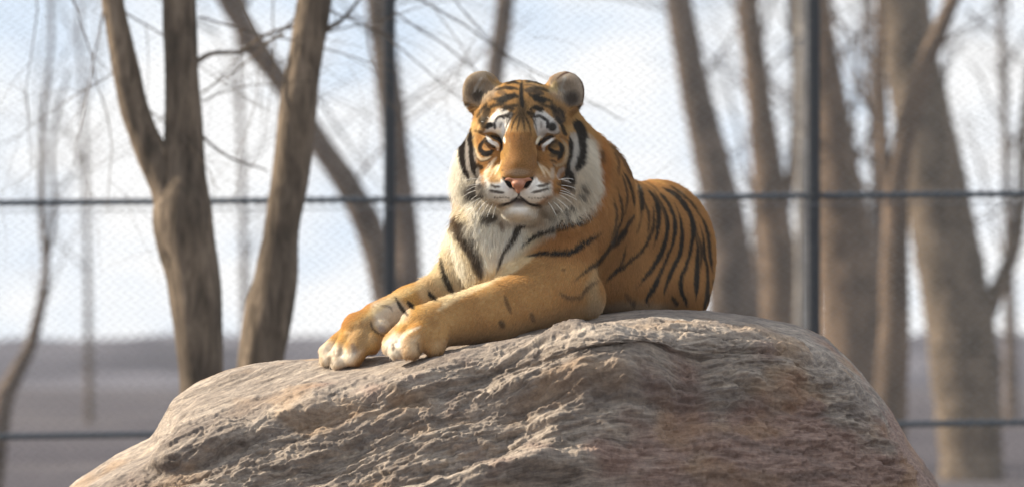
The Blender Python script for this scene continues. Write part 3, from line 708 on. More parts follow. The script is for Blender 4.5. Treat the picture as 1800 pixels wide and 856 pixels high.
def bb(c, u, v, ru, rv, col, a=1.0, soft=.35, ang=0):
    s_ = CROP[c][2]; (x_, y_), = T(c, [(u, v)]); blob(x_, y_, ru/s_, rv/s_, col, a, soft, ang)

# --- body ground colours
blob(1170, 430, 150, 160, (.47, .24, .082), .85, .5)
poly([(1050, 470), (1050, 560), (680, 650), (660, 620), (720, 540), (800, 510), (930, 440)], (.60, .355, .14), .9, 14)      # near leg, tan
poly([(1060, 520), (1055, 560), (900, 600), (760, 625), (760, 600), (900, 575)], (.56, .37, .19), .8, 12)
poly([(700, 600), (760, 540), (860, 500), (930, 455), (900, 440), (760, 520), (680, 570)], (.66, .43, .17), .6, 10)
poly([(1045, 470), (1058, 550), (1035, 560), (1030, 500)], (.62, .47, .28), .7, 8)
blob(1110, 545, 70, 16, (.56, .43, .30), .8, .5)
poly([(795, 345), (775, 400), (750, 470), (780, 530), (840, 500), (900, 470), (930, 440), (960, 420), (915, 395), (840, 385)], (.78, .68, .50), 1, 10)    # chest
poly([(830, 385), (820, 430), (850, 480), (880, 480), (920, 430), (935, 395), (880, 385)], WH, .8, 10)
poly([(775, 345), (795, 330), (800, 360), (785, 400), (770, 440), (745, 480), (735, 480)], (.60, .37, .14), .7, 6)
poly([(745, 470), (775, 440), (800, 500), (790, 530), (745, 535), (725, 500)], (.70, .55, .33), .8, 8)
poly([(725, 490), (650, 540), (570, 600), (560, 640), (640, 640), (740, 545)], (.66, .40, .13), .85, 8)     # far leg
poly(T('K', [(500, 250), (680, 195), (810, 300), (790, 380), (650, 480), (500, 440)]), (.66, .59, .49), .85, 9)
poly(T('K', [(30, 600), (110, 560), (200, 600), (300, 640), (420, 640), (330, 760), (160, 830), (60, 800)]), (.82, .74, .62), .9, 10)
poly(T('K', [(270, 500), (330, 420), (430, 360), (520, 380), (480, 470), (560, 560), (420, 640), (290, 620)]), (.52, .36, .20), .7, 8)
poly(T('L', [(70, 560), (200, 460), (300, 500), (280, 760), (90, 730)]), (.84, .77, .66), .95, 9)
poly(T('L', [(300, 500), (460, 480), (470, 700), (290, 750)]), (.70, .54, .36), .8, 9)
sk('L', [(170, 400), (330, 400), (560, 330)], 60, GOLD, .7, 5)
sk('L', [(240, 660), (240, 560), (330, 460), (480, 390)], 30, (.84, .74, .58), .8, 3)
stroke([(770, 545), (810, 515), (870, 484), (920, 458), (940, 448)], [10, 16, 18, 20, 12], (.84, .70, .46), .75, 5)  # sunlit upper rim of the near forearm, painted pale into the coat
stroke([(640, 560), (690, 524), (740, 502)], [10, 14, 12], (.78, .60, .32), .6, 5)  # lit top edge of the far foreleg, painted in the same way
# --- head ground colours
poly([(815, 160), (870, 140), (970, 140), (1020, 165), (1045, 240), (1000, 240), (830, 250), (790, 260)], (.52, .30, .11), 1, 8)
poly([(786, 250), (812, 232), (830, 280), (848, 325), (870, 345), (878, 395), (846, 402), (815, 372), (795, 335)], (.84, .79, .68), 1, 5)
poly([(1028, 235), (1046, 250), (1058, 290), (1060, 330), (1046, 370), (1015, 396), (965, 402), (950, 378), (972, 345), (1000, 330), (1012, 290)], (.80, .72, .59), 1, 5)
poly([(1058, 240), (1075, 290), (1062, 360), (1052, 380), (1056, 330), (1050, 280)], (.50, .22, .06), 1, 5)
poly([(800, 240), (825, 215), (850, 205), (846, 228), (815, 250), (795, 275)], (.76, .52, .24), .9, 5)
poly([(835, 240), (848, 236), (843, 262), (862, 285), (880, 290), (876, 262), (900, 240), (925, 240), (946, 262), (945, 285), (978, 288), (992, 262), (984, 236), (996, 240), (1000, 280), (975, 310), (950, 300), (870, 300), (848, 305), (832, 280)], (.52, .28, .10), .9, 3)
poly([(815, 240), (836, 240), (838, 290), (850, 330), (838, 325), (824, 300)], (.50, .46, .41), .9, 3)
poly([(1000, 235), (1018, 232), (1024, 262), (1016, 300), (1000, 325), (985, 318), (1000, 290)], (.58, .53, .46), .9, 3)
poly([(890, 232), (935, 232), (938, 262), (948, 290), (950, 312), (935, 318), (888, 318), (868, 312), (878, 285), (888, 262)], (.36, .17, .048), 1, 5)   # nose bridge
poly([(882, 262), (896, 250), (893, 275), (880, 300), (860, 315), (852, 312), (868, 285)], (.50, .28, .08), .9, 4)
blob(911, 303, 20, 6, (.42, .30, .20), .7, .5)
poly([(850, 310), (880, 305), (895, 330), (911, 338), (928, 330), (942, 305), (968, 312), (970, 340), (940, 362), (912, 350), (884, 362), (856, 348)], WH, 1, 4)   # muzzle
poly([(858, 298), (884, 296), (886, 310), (880, 322), (862, 322), (854, 312)], (.64, .38, .13), .9, 4)
poly([(940, 296), (966, 298), (972, 315), (962, 325), (945, 318), (938, 308)], (.48, .25, .09), .9, 4)
poly([(872, 366), (884, 360), (912, 356), (942, 362), (952, 376), (940, 392), (912, 398), (884, 392), (874, 380)], (.84, .78, .68), 1, 4)    # chin
poly([(850, 345), (884, 364), (912, 352), (942, 364), (975, 340), (985, 375), (975, 420), (930, 410), (880, 400), (850, 390)], (.66, .60, .50), .9, 4)
blob(912, 382, 34, 14, (.90, .85, .76), 1, .3)
blob(840, 150, 36, 34, (.44, .34, .24), 1, .2); blob(1000, 150, 36, 34, (.45, .35, .26), 1, .2)
poly([(868, 140), (960, 140), (972, 160), (945, 175), (890, 175), (862, 160)], (.54, .31, .11), 1, 3)
# --- crop A/B forehead and ears
poly(T('A', [(150, 170), (200, 110), (300, 95), (400, 120), (480, 200), (590, 290), (520, 360), (400, 420), (320, 440), (230, 470), (160, 450), (130, 370)]), (.50, .39, .28), 1, 2)
bb('A', 320, 370, 75, 70, (.035, .02, .015), .85, .5); bb('A', 230, 300, 60, 90, (.2, .15, .10), .4, .5)
sk('A', [(375, 170), (330, 240), (270, 340)], 32, (.66, .62, .56), .8); sk('A', [(420, 230), (360, 290), (340, 340)], 26, (.5, .45, .38), .7)
sk('A', [(430, 140), (530, 250), (600, 290)], 40, (.45, .30, .14), .8); sk('A', [(180, 470), (215, 500)], 26, K_, .8); sk('A', [(200, 510), (185, 580)], 45, WH, .9)
poly(T('B', [(340, 340), (440, 200), (540, 120), (640, 108), (725, 180), (770, 340), (748, 470), (700, 500), (560, 470), (440, 380)]), (.50, .41, .32), 1, 2)
sk('B', [(430, 210), (540, 125), (640, 108), (722, 180), (768, 330), (745, 450)], 18, (.10, .035, .02), .9, 1.2)
bb('B', 620, 410, 90, 80, (.06, .042, .035), .9, .5); sk('B', [(480, 210), (550, 180), (500, 290), (560, 340)], 26, (.6, .57, .52), .8); sk('B', [(450, 260), (510, 340)], 18, (.62, .6, .55), .7)
poly(T('B', [(330, 340), (430, 200), (470, 250), (430, 370)]), (.62, .48, .24), .7, 2); sk('B', [(720, 490), (730, 580)], 35, (.03, .02, .02), .85)
for q in ([(640, 310), (720, 300), (810, 315)], [(650, 255), (740, 235), (830, 250)], [(700, 215), (770, 195), (840, 200)]): sk('A', q, 22, K_, .9, 1.2)
blob(*T('A', [(600, 480)])[0], 10, 6, K_, .5, .6); sk('A', [(545, 450), (620, 430), (740, 385), (810, 400)], [40, 62, 50, 30], K_, 1, 2); sk('A', [(600, 525), (700, 505), (800, 490)], 34, K_, .85)
sk('A', [(560, 340), (620, 350), (640, 390)], 50, (.12, .08, .05), .7, 2.5); sk('A', [(640, 610), (720, 590)], 32, K_, .85)
sk('A', [(430, 480), (440, 560), (400, 650), (350, 690)], [60, 62, 80, 60], K_, .85, 3); sk('A', [(390, 780), (400, 690), (440, 640)], 28, K_, .8)
sk('A', [(90, 850), (150, 780), (190, 740)], 40, K_, .6, 3)
poly(T('A', [(440, 690), (490, 610), (560, 530), (650, 545), (740, 590), (700, 690), (665, 780), (620, 860), (560, 830), (480, 790), (415, 790)]), (.84, .79, .72), 1, 1.6)
sk('A', [(525, 690), (550, 645), (600, 625), (640, 660)], 24, (.06, .05, .06), 1, 1); sk('A', [(515, 690), (525, 770)], 28, (.06, .05, .05), .9, 1.2); sk('A', [(580, 760), (605, 690)], 20, (.35, .3, .26), .8, 1.2)
sk('A', [(425, 755), (460, 720), (490, 735)], 50, K_, 1, 1.4); sk('A', [(635, 610), (700, 600), (740, 590)], 30, K_, .8, 1.3)
sk('B', [(70, 215), (180, 228), (310, 262)], 22, K_, .9, 1.2); sk('B', [(50, 262), (160, 262), (260, 300)], 18, K_, .6, 1.2); sk('B', [(70, 320), (170, 325), (300, 365)], 48, (.09, .06, .04), .9, 2)
sk('B', [(180, 395), (240, 420), (320, 445)], 62, K_, 1, 2); sk('B', [(180, 505), (240, 525), (300, 545)], 45, K_, .95); sk('B', [(100, 570), (180, 600), (235, 615)], 36, K_, .85)
sk('B', [(380, 470), (430, 560), (480, 640), (520, 700)], [50, 60, 100, 80], (.05, .035, .03), .85, 3); sk('B', [(440, 500), (560, 580)], 40, (.25, .13, .06), .5, 3)
poly(T('B', [(210, 560), (310, 560), (400, 640), (465, 720), (485, 810), (430, 835), (340, 815), (280, 880), (225, 850), (190, 740), (175, 640)]), (.66, .62, .57), 1, 1.8)
sk('B', [(280, 640), (345, 680), (335, 770)], 30, (.06, .05, .05), 1, 1.2); bb('B', 400, 745, 52, 52, K_, .95, .3); sk('B', [(270, 680), (270, 760)], 28, (.4, .35, .3), .8, 1.4)
sk('B', [(660, 690), (720, 780), (740, 870)], 95, K_, 1, 2.5)
# crown centre line, fan of dark streaks
sk('A', [(835, 200), (840, 300), (835, 420), (850, 520)], [14, 26, 34, 55], K_, .95, 1.5); sk('B', [(60, 180), (35, 300), (40, 430), (60, 520)], [12, 26, 34, 55], K_, .9, 1.5)
blob(917, 192, 9, 16, K_, .7, .6); blob(918, 206, 13, 7, K_, .4, .7)
for (a_, b_, c_) in (((908, 196), (893, 214), (886, 238)), ((911, 200), (902, 216), (897, 236)), ((926, 196), (938, 212), (945, 236)), ((922, 204), (930, 220), (934, 238)), ((914, 206), (910, 222), (908, 234)), ((918, 206), (921, 222), (922, 232)), ((904, 190), (894, 200), (889, 216)), ((930, 190), (938, 200), (942, 214))):
    stroke([a_, b_, c_], [4, 3, 1.5], (.05, .03, .018), .8, 1.1)
for q in ([(905, 162), (900, 168), (886, 166)], [(928, 162), (934, 168), (950, 166)], [(874, 206), (888, 204), (900, 208)], [(934, 206), (948, 204), (960, 210)], [(840, 206), (846, 194), (856, 186)], [(992, 208), (986, 196), (976, 188)], [(862, 178), (880, 172), (902, 170)], [(932, 171), (952, 173), (972, 180)], [(868, 160), (888, 154), (908, 155)], [(928, 154), (948, 155), (966, 162)], [(884, 146), (900, 143), (912, 146)], [(922, 146), (936, 143), (950, 147)], [(852, 196), (868, 186), (888, 182)], [(946, 182), (966, 188), (982, 200)],
          [(880, 196), (894, 190), (906, 192)], [(928, 192), (940, 190), (954, 198)], [(846, 226), (848, 214), (856, 204)], [(986, 226), (984, 214), (976, 204)]):
    stroke(q, [3, 5.5, 3.5], K_, .85, 1.2)
for x_, y_ in ((895, 246), (903, 240), (930, 242), (938, 250), (890, 240), (915, 244)): stroke([(x_, y_-7), (x_+1, y_+5)], 2, BRN, .6, 1)
# --- crop C left side of the face
sk('C', [(175, 85), (155, 180), (152, 300), (165, 420), (180, 520), (205, 610), (240, 720)], [60, 80, 80, 76, 68, 60, 34], K_, 1, 1.8)
sk('C', [(255, 105), (245, 200), (245, 330), (252, 430), (285, 540), (315, 620), (360, 710)], [44, 56, 56, 56, 58, 64, 38], K_, 1, 1.6)
sk('C', [(205, 240), (205, 400), (225, 540), (260, 640), (280, 700)], 34, (.52, .47, .42), .9, 1.5)
sk('C', [(310, 525), (380, 560)], 45, K_, .9); sk('C', [(330, 560), (340, 640), (380, 690)], 40, (.5, .45, .4), .8); sk('C', [(290, 130), (340, 140), (390, 150)], 24, K_, .6)
sk('C', [(300, 190), (292, 280), (320, 360)], 32, (.72, .47, .18), .9)
sk('C', [(300, 330), (320, 410), (370, 462), (430, 455), (480, 430)], 32, (.72, .60, .42), 1, 1.4)
sk('C', [(285, 320), (310, 430), (360, 485), (450, 465), (520, 410)], 12, (.05, .03, .02), .9, .8)
sk('C', [(420, 205), (375, 270), (350, 330), (385, 385), (430, 400), (480, 380), (530, 350)], [24, 28, 40, 50, 55, 44, 20], K_, 1, 1.5); sk('C', [(415, 230), (470, 290), (540, 335)], 34, (.04, .025, .018), .9, 1.3)
sk('C', [(400, 215), (470, 250), (530, 320)], 30, K_, .9, 1.2); bb('C', 432, 315, 36, 30, (.40, .22, .08), 1, .4, 20)
sk('C', [(470, 185), (530, 215), (580, 235), (615, 300)], [16, 36, 40, 26], (.035, .022, .018), 1, 1.3); sk('C', [(500, 195), (560, 225)], 18, (.14, .09, .05), .7, 1)
sk('C', [(598, 225), (605, 290), (600, 350), (580, 370)], [20, 26, 24, 14], (.02, .013, .012), 1, 1.2)
sk('C', [(420, 185), (480, 262), (545, 295), (562, 365)], [30, 40, 44, 34], (.84, .82, .80), 1, 1.1); sk('C', [(550, 130), (605, 190), (640, 275)], [60, 40, 34], (.86, .8, .68), 1, 1.3)
sk('C', [(390, 150), (470, 130), (540, 150)], 30, (.7, .64, .56), .8, 1.4)
sk('C', [(430, 520), (480, 475)], 14, BRN, .8, 1); sk('C', [(500, 500), (560, 430)], 12, BRN, .6, 1); bb('C', 612, 590, 16, 14, BRN, .7); sk('C', [(640, 400), (660, 470)], 10, BRN, .4, 1)
sk('C', [(400, 690), (430, 590), (540, 440)], 36, (.86, .78, .62), .8, 2)
# --- crop D right side
sk('D', [(680, 50), (722, 150), (735, 250), (738, 400), (705, 520), (660, 590)], [70, 80, 72, 72, 76, 60], K_, 1, 1.8); sk('D', [(720, 185), (815, 215)], [60, 16], K_, .9)
sk('D', [(590, 180), (612, 280), (620, 360), (605, 450), (580, 540), (555, 650), (500, 690)], [30, 46, 42, 40, 46, 52, 30], K_, 1, 1.5)
sk('D', [(650, 190), (668, 300), (662, 420), (622, 540), (600, 640)], [22, 40, 52, 46, 26], (.60, .56, .50), 1, 1.5)
sk('D', [(600, 590), (612, 680), (600, 740)], 44, K_, .85); poly(T('D', [(520, 70), (620, 60), (640, 120), (590, 180), (540, 150)]), (.60, .38, .16), .9, 2); sk('D', [(500, 60), (530, 140), (560, 190)], 38, K_, .9)
sk('D', [(500, 215), (560, 320), (562, 430), (520, 510), (450, 535), (390, 500)], [22, 36, 38, 36, 30, 16], (.56, .42, .26), 1, 1.4); sk('D', [(480, 205), (570, 240), (598, 340), (590, 440), (545, 530), (470, 556)], 10, (.03, .02, .02), .8, .9)
sk('D', [(470, 255), (512, 330), (500, 400), (460, 475)], [30, 46, 50, 34], K_, 1, 1.5); sk('D', [(350, 330), (420, 375), (500, 385)], 38, K_, .95, 1.3); sk('D', [(375, 470), (450, 495)], 16, K_, .8, 1)
sk('D', [(345, 345), (400, 265), (470, 235)], 26, K_, .85, 1.2); bb('D', 435, 308, 40, 32, (.34, .20, .075), 1, .4, -20); bb('D', 420, 425, 44, 26, (.32, .20, .09), .8, .4)
sk('D', [(265, 290), (310, 235), (370, 205), (430, 195)], [26, 38, 34, 14], (.03, .02, .017), 1, 1.3); sk('D', [(290, 215), (350, 195)], 20, (.16, .10, .06), .7, 1); sk('D', [(245, 310), (255, 270), (285, 250)], 26, (.02, .013, .012), 1, 1.2)
sk('D', [(300, 375), (300, 310), (355, 265), (425, 212)], [30, 40, 36, 22], (.78, .76, .74), 1, 1.1); sk('D', [(212, 290), (235, 235), (262, 190)], [34, 36, 30], (.84, .76, .60), 1, 1.3)
sk('D', [(400, 510), (440, 590)], 16, BRN, .8, 1); sk('D', [(540, 560), (490, 600), (450, 680)], 40, (.62, .58, .53), .8, 2); sk('D', [(400, 560), (400, 690)], 40, (.66, .58, .48), .7, 3)
sk('D', [(140, 440), (200, 560)], 60, (.34, .16, .05), .5, 4)
for q in ([(868, 290), (858, 304), (850, 318)], [(876, 286), (866, 302), (858, 316)], [(882, 282), (874, 298), (868, 310)], [(950, 288), (962, 302), (970, 316)], [(944, 284), (954, 300), (960, 314)]):
    stroke(q, [2, 4, 2], (.86, .74, .54), .7, 1.2)
for q in ([(863, 288), (853, 300)], [(872, 286), (863, 298)], [(957, 288), (967, 300)]): stroke(q, 1.8, BRN, .7, 1)
def ring(cx, cy, r, w, a, a0=0, a1=360, ry=1.0, col=K_):
    th = np.radians(np.linspace(a0, a1, 14)); stroke([(cx+r*math.cos(t), cy+r*ry*math.sin(t)) for t in th], w, col, a, 1.1, taper=False)
ring(854.5, 260, 10, 5, .8, 30, 270, 1.1); blob(856, 256, 6.5, 4.5, (.26, .135, .045), .95, .6); sk('C', [(350, 340), (395, 392), (470, 385)], 40, K_, .9, 1.5)
ring(976, 262, 10, 5, .75, -140, 130, 1.1); blob(974, 256, 7, 4, (.24, .135, .05), .95, .6); blob(971, 272, 7, 3.5, (.26, .15, .06), .8, .6); sk('D', [(370, 345), (430, 385), (500, 380)], 34, K_, .9, 1.4)
sk('C', [(420, 185), (480, 262), (545, 295), (562, 365)], [16, 26, 28, 20], (.80, .76, .70), 1, 1.0); sk('D', [(300, 375), (300, 310), (355, 265), (425, 212)], [18, 28, 26, 14], (.76, .73, .68), .95, 1.0)
# --- crop E/F muzzle, mouth, cheeks
sk('E', [(500, 208), (550, 235), (612, 232)], 24, (.10, .055, .03), .85, 1.2); sk('E', [(485, 275), (560, 290), (655, 300)], 28, (.08, .05, .03), .85, 1.2)
for i in range(6): bb('E', 545+i*30, 348+((i*7) % 9), 9, 9, (.10, .06, .04), .75)
for i in range(5): bb('E', 560+i*34, 385-((i*5) % 7), 6, 6, (.2, .14, .10), .5)
sk('E', [(625, 130), (680, 170), (735, 215), (755, 262)], [14, 36, 46, 26], (.02, .012, .01), 1, 1); sk('E', [(618, 150), (640, 230), (740, 270)], 34, (.80, .77, .72), .8, 1.5)
sk('F', [(160, 130), (100, 190), (60, 245)], [14, 46, 34], (.02, .012, .01), 1, 1); sk('F', [(205, 140), (190, 200), (120, 270)], 34, (.72, .67, .6), .9, 1.5)
sk('E', [(620, 432), (690, 415), (755, 385), (805, 330)], [30, 26, 24, 24], (.02, .015, .015), 1, 1.2); sk('E', [(805, 280), (805, 335)], 22, (.03, .015, .012), 1, 1)
sk('F', [(15, 330), (85, 395), (160, 430), (240, 430)], [24, 24, 26, 30], (.02, .015, .015), 1, 1.2)
bb('E', 800, 385, 80, 32, (.06, .05, .055), .9, .5); bb('E', 800, 420, 95, 26, (.35, .32, .31), .6, .6); bb('E', 805, 505, 135, 46, WH, .95, .35); sk('E', [(600, 435), (640, 430)], 36, K_, .6, 2); sk('F', [(200, 425), (250, 445)], 36, (.03, .022, .02), .6, 3)  # shade below the lip painted over the grey upper chin; white chin, dark corners
poly(T('E', [(220, 250), (440, 200), (455, 330), (430, 350), (260, 400)]), (.12, .10, .09), .8, 6); sk('E', [(280, 235), (420, 225)], 40, K_, .6, 3); sk('E', [(260, 330), (330, 345), (420, 320)], 46, K_, .8, 3)
sk('E', [(400, 590), (470, 600), (570, 560)], [50, 90, 60], (.04, .028, .02), .85, 4); sk('E', [(360, 400), (400, 520)], 80, (.36, .29, .2), .6, 6); sk('E', [(600, 620), (630, 720)], 36, BRN, .6, 3)
for q in ([(200, 230), (280, 222), (352, 196)], [(140, 302), (230, 282), (345, 250)]): sk('F', q, 26, (.08, .05, .03), .85, 1.2)
for i in range(7): bb('F', 120+i*32, 352+((i*5) % 8)-(6 if i > 4 else 0), 9, 8, (.11, .07, .045), .75)
sk('F', [(420, 200), (520, 215), (600, 265)], 55, (.03, .022, .02), .75, 3); sk('F', [(400, 260), (560, 290)], 30, K_, .6, 2); sk('F', [(545, 60), (575, 130), (590, 200)], 60, K_, .85, 3)
sk('F', [(680, 230), (725, 290)], 44, K_, .65, 3); sk('F', [(640, 330), (700, 345)], 44, K_, .6, 3); sk('F', [(560, 460), (605, 510)], 40, K_, .75, 2.5); sk('F', [(515, 490), (545, 610)], 38, (.05, .04, .035), .6, 3)
sk('F', [(390, 480), (440, 570)], 46, (.16, .11, .07), .6, 4); sk('F', [(250, 480), (330, 560), (420, 620)], 60, (.34, .28, .21), .6, 6)
# --- chest and shoulder
sk('G', [(140, 100), (150, 200), (200, 300)], 80, (.44, .28, .12), .7, 5)
sk('G', [(170, 220), (215, 300), (265, 390), (310, 480), (345, 570), (375, 680)], [60, 100, 104, 90, 76, 56], (.06, .038, .024), .95, 4)
sk('G', [(105, 300), (145, 400), (200, 540), (250, 680)], 70, (.84, .79, .66), .8, 5); sk('G', [(65, 520), (78, 620), (110, 720), (160, 810)], [20, 30, 46, 40], K_, .92, 2.5)
sk('G', [(115, 170), (130, 260), (165, 340)], 34, (.12, .08, .045), .7, 4); sk('G', [(250, 300), (330, 420), (420, 600)], 50, (.88, .83, .72), .5, 6)
sk('G', [(700, 280), (640, 320), (590, 410), (530, 480), (505, 570), (480, 640)], [50, 50, 34, 24, 22, 26], (.035, .024, .018), .95, 2)
sk('H', [(125, 300), (235, 222), (340, 178), (480, 145), (570, 115), (640, 50)], [16, 22, 20, 18, 16, 8], K_, .95, 1.6); sk('H', [(165, 355), (280, 335), (400, 335), (480, 330), (560, 270), (690, 178)], [14, 30, 32, 34, 36, 14], K_, 1, 1.8)
sk('H', [(505, 520), (600, 440), (660, 390), (720, 320), (770, 240), (800, 150), (855, 30)], [10, 22, 26, 24, 26, 16, 14], K_, .92, 2); sk('H', [(400, 600), (450, 635), (545, 630), (590, 570), (670, 515)], 24, (.10, .055, .03), .7, 3)
bb('H', 430, 445, 16, 10, BRN, .6); sk('H', [(25, 620), (45, 680), (70, 740)], 24, (.12, .055, .02), .65, 2.5); sk('H', [(205, 740), (225, 800)], 26, (.12, .06, .03), .6, 3); sk('H', [(0, 800), (15, 830)], 36, (.06, .035, .02), .7, 3)
sk('H', [(720, 520), (780, 455), (860, 425)], 24, (.04, .025, .015), .8, 2); sk('H', [(765, 290), (830, 210), (860, 165)], 34, K_, .85, 2)
# --- flank
sk('I', [(200, 230), (250, 160), (265, 150)], 36, K_, .85); sk('I', [(245, 195), (290, 100), (335, 30)], 28, (.05, .03, .02), .9); sk('I', [(350, 190), (370, 120), (400, 20)], 18, (.08, .045, .02), .7)
sk('I', [(110, 570), (180, 500), (300, 400), (380, 330), (440, 240), (482, 150), (490, 60), (484, -40)], 23, (.03, .02, .014), .92)
sk('I', [(480, 300), (510, 210), (525, 110), (530, 0), (510, -90)], [8, 20, 34, 36, 30], K_, .95); sk('I', [(345, 625), (400, 550), (460, 480), (530, 370), (570, 270), (592, 180), (602, 100), (580, 0), (556, -60)], [10, 24, 30, 38, 34, 28, 22, 20, 14], K_, 1)
sk('I', [(440, 740), (425, 700), (480, 620), (540, 500), (590, 380), (635, 260), (655, 150), (645, 40), (610, -60)], [40, 46, 48, 26, 20, 20, 34, 34, 24], K_, 1)
sk('I', [(560, 680), (590, 580), (640, 460), (690, 350), (710, 230), (706, 120), (688, 30), (650, -60)], [22, 30, 32, 36, 34, 26, 14, 10], K_, 1); sk('I', [(630, 680), (680, 750)], 30, K_, .9)
sk('I', [(750, 770), (742, 720), (708, 640), (705, 540), (740, 450), (772, 350), (795, 220), (800, 120), (772, 10), (730, -60)], [40, 50, 40, 28, 26, 26, 30, 42, 36, 26], K_, 1)
sk('I', [(822, 720), (825, 580), (832, 430), (836, 300), (822, 190)], [12, 42, 34, 22, 10], K_, 1); sk('I', [(880, 800), (908, 680), (915, 560), (908, 440), (888, 340), (880, 210), (850, 110)], [50, 38, 24, 22, 22, 18, 10], K_, .95)
sk('I', [(955, 500), (940, 400), (930, 330), (925, 250), (900, 130), (850, 20)], [14, 24, 26, 28, 22, 14], K_, .95); sk('I', [(960, 620), (955, 540)], 14, K_, .7); sk('I', [(860, 420), (868, 330), (860, 240)], 10, BRN, .8); sk('I', [(255, 650), (320, 740)], 30, (.10, .05, .03), .6)
sk('I', [(330, 700), (325, 760)], 24, K_, .6); sk('I', [(930, 650), (925, 760)], 20, K_, .8)
sk('J', [(30, 90), (110, 180), (180, 290), (250, 380), (330, 520), (380, 575)], 30, (.09, .045, .025), .7, 3); sk('J', [(75, 300), (90, 420)], 34, (.14, .07, .03), .75, 4); sk('J', [(175, 320), (215, 400), (220, 520)], 20, (.08, .04, .02), .7)
sk('J', [(255, 480), (300, 560), (332, 650), (352, 780)], [14, 26, 24, 20], K_, .9); sk('J', [(275, 820), (292, 700), (275, 590), (250, 520)], 16, (.05, .03, .02), .8); sk('J', [(385, 580), (412, 680), (418, 790), (400, 850)], [24, 42, 36, 16], K_, .95)
sk('J', [(470, 640), (530, 720), (552, 850)], [20, 30, 34], K_, .9); sk('J', [(560, 660), (640, 760), (668, 850)], 26, K_, .9); sk('J', [(590, 620), (700, 680), (770, 760), (825, 850)], [26, 40, 42, 36], K_, .95); sk('J', [(650, 600), (760, 680), (860, 780), (900, 860)], 20, K_, .85)
sk('J', [(420, 560), (500, 600), (560, 650)], 16, K_, .6); sk('J', [(390, 548), (470, 545), (560, 570), (650, 600)], 22, (.62, .36, .12), .7, 2)
for q in ([(1085, 330), (1092, 370), (1088, 405)], [(1075, 345), (1082, 385), (1070, 430)], [(1128, 345), (1140, 380), (1138, 415)], [(1148, 335), (1166, 370), (1172, 410)], [(1222, 400), (1232, 440), (1230, 480)], [(1195, 350), (1216, 390), (1224, 430)], [(1100, 430), (1090, 465), (1066, 495)]):
    stroke(q, [2, 5, 2], K_, .75, 1.5)
# --- paws
sk('K', [(680, 195), (740, 280), (795, 355)], 18, (.03, .025, .025), .85); sk('K', [(790, 230), (845, 290)], [16, 36], K_, .9); sk('K', [(480, 400), (505, 470), (590, 525)], 16, (.08, .05, .04), .8); bb('K', 575, 470, 40, 28, (.30, .28, .30), .7, .6, 20)
sk('K', [(130, 690), (155, 760)], 26, (.16, .10, .06), .7, 2); sk('K', [(210, 560), (230, 640), (180, 720)], 20, (.4, .28, .17), .5, 2); sk('K', [(330, 600), (350, 660)], 40, (.3, .26, .26), .5, 4); sk('K', [(560, 270), (640, 280), (665, 320)], 14, (.2, .16, .14), .6, 2)  # far paw: toe shading and a wrinkle line painted into the coat
sk('L', [(560, 5), (600, 70), (665, 115)], [20, 46, 40], K_, .95); sk('L', [(330, 125), (380, 170), (410, 200)], [12, 38, 34], K_, .9); sk('L', [(215, 80), (265, 190), (345, 275)], [12, 22, 24], K_, .85)
sk('L', [(185, 570), (190, 650)], 26, (.16, .09, .05), .7, 2); sk('L', [(458, 560), (458, 640), (480, 680)], 20, (.10, .06, .04), .6, 2)  # near paw: shade in the creases between toes, painted dark
for s_ in (-1, 1): stroke([(911+s_*27, 310), (911+s_*22, 318), (911+s_*14, 329), (911+s_*10, 331)], [2, 5, 6, 2], (.012, .008, .008), 1, .8)
chart = np.clip(chart, 0, 1)

def stripes3d(p):
    """coat where the chart does not reach: rings round body, neck and limbs"""
    ax_ = np.array([.40, .86, 0.]); s_ = p @ ax_ + .05*perlin(p[:, 0]*4, p[:, 1]*4, p[:, 2]*4) + .015*perlin(p[:, 0]*18, p[:, 1]*18, p[:, 2]*9)
    w = np.abs(((s_/.062) % 1)-.5)*2; kx = sstep(.60, .78, w)*sstep(-.45, .0, perlin(p[:, 0]*7, p[:, 1]*7, p[:, 2]*5+3)+.25)
    base = np.array(O, np.float32)*np.ones((len(p), 1)); low = 1-sstep(1.84, 1.96, p[:, 2]); base = base*(1-low[:, None]*.6)+np.array(CRM)*low[:, None]*.6
    return base*(1-kx[:, None])+np.array(K_)*kx[:, None]
def coat(p, n, jitter=0.0):
    px_, py_ = toPx(p)
    if jitter: px_ = px_+RNG.normal(0, jitter, len(p)); py_ = py_+RNG.normal(0, jitter, len(p))
    i = np.clip(((py_-CY0)*CS).astype(int), 0, CH-1); j = np.clip(((px_-CX0)*CS).astype(int), 0, CW-1)
    c = chart[i, j]; back = sstep(.05, .45, n[:, 1])[:, None]
    isear = ((p[:, 2] > P(0, 200)[2]) & (np.abs(px_-915) > 40))[:, None]; st = stripes3d(p); st = np.where(isear, np.array([.03, .022, .018]), st)
    st = np.where(((p[:, 1] < .12) & (p[:, 2] > P(0, 400)[2]))[:, None] & ~isear, c, st)
    return c*(1-back)+st*back

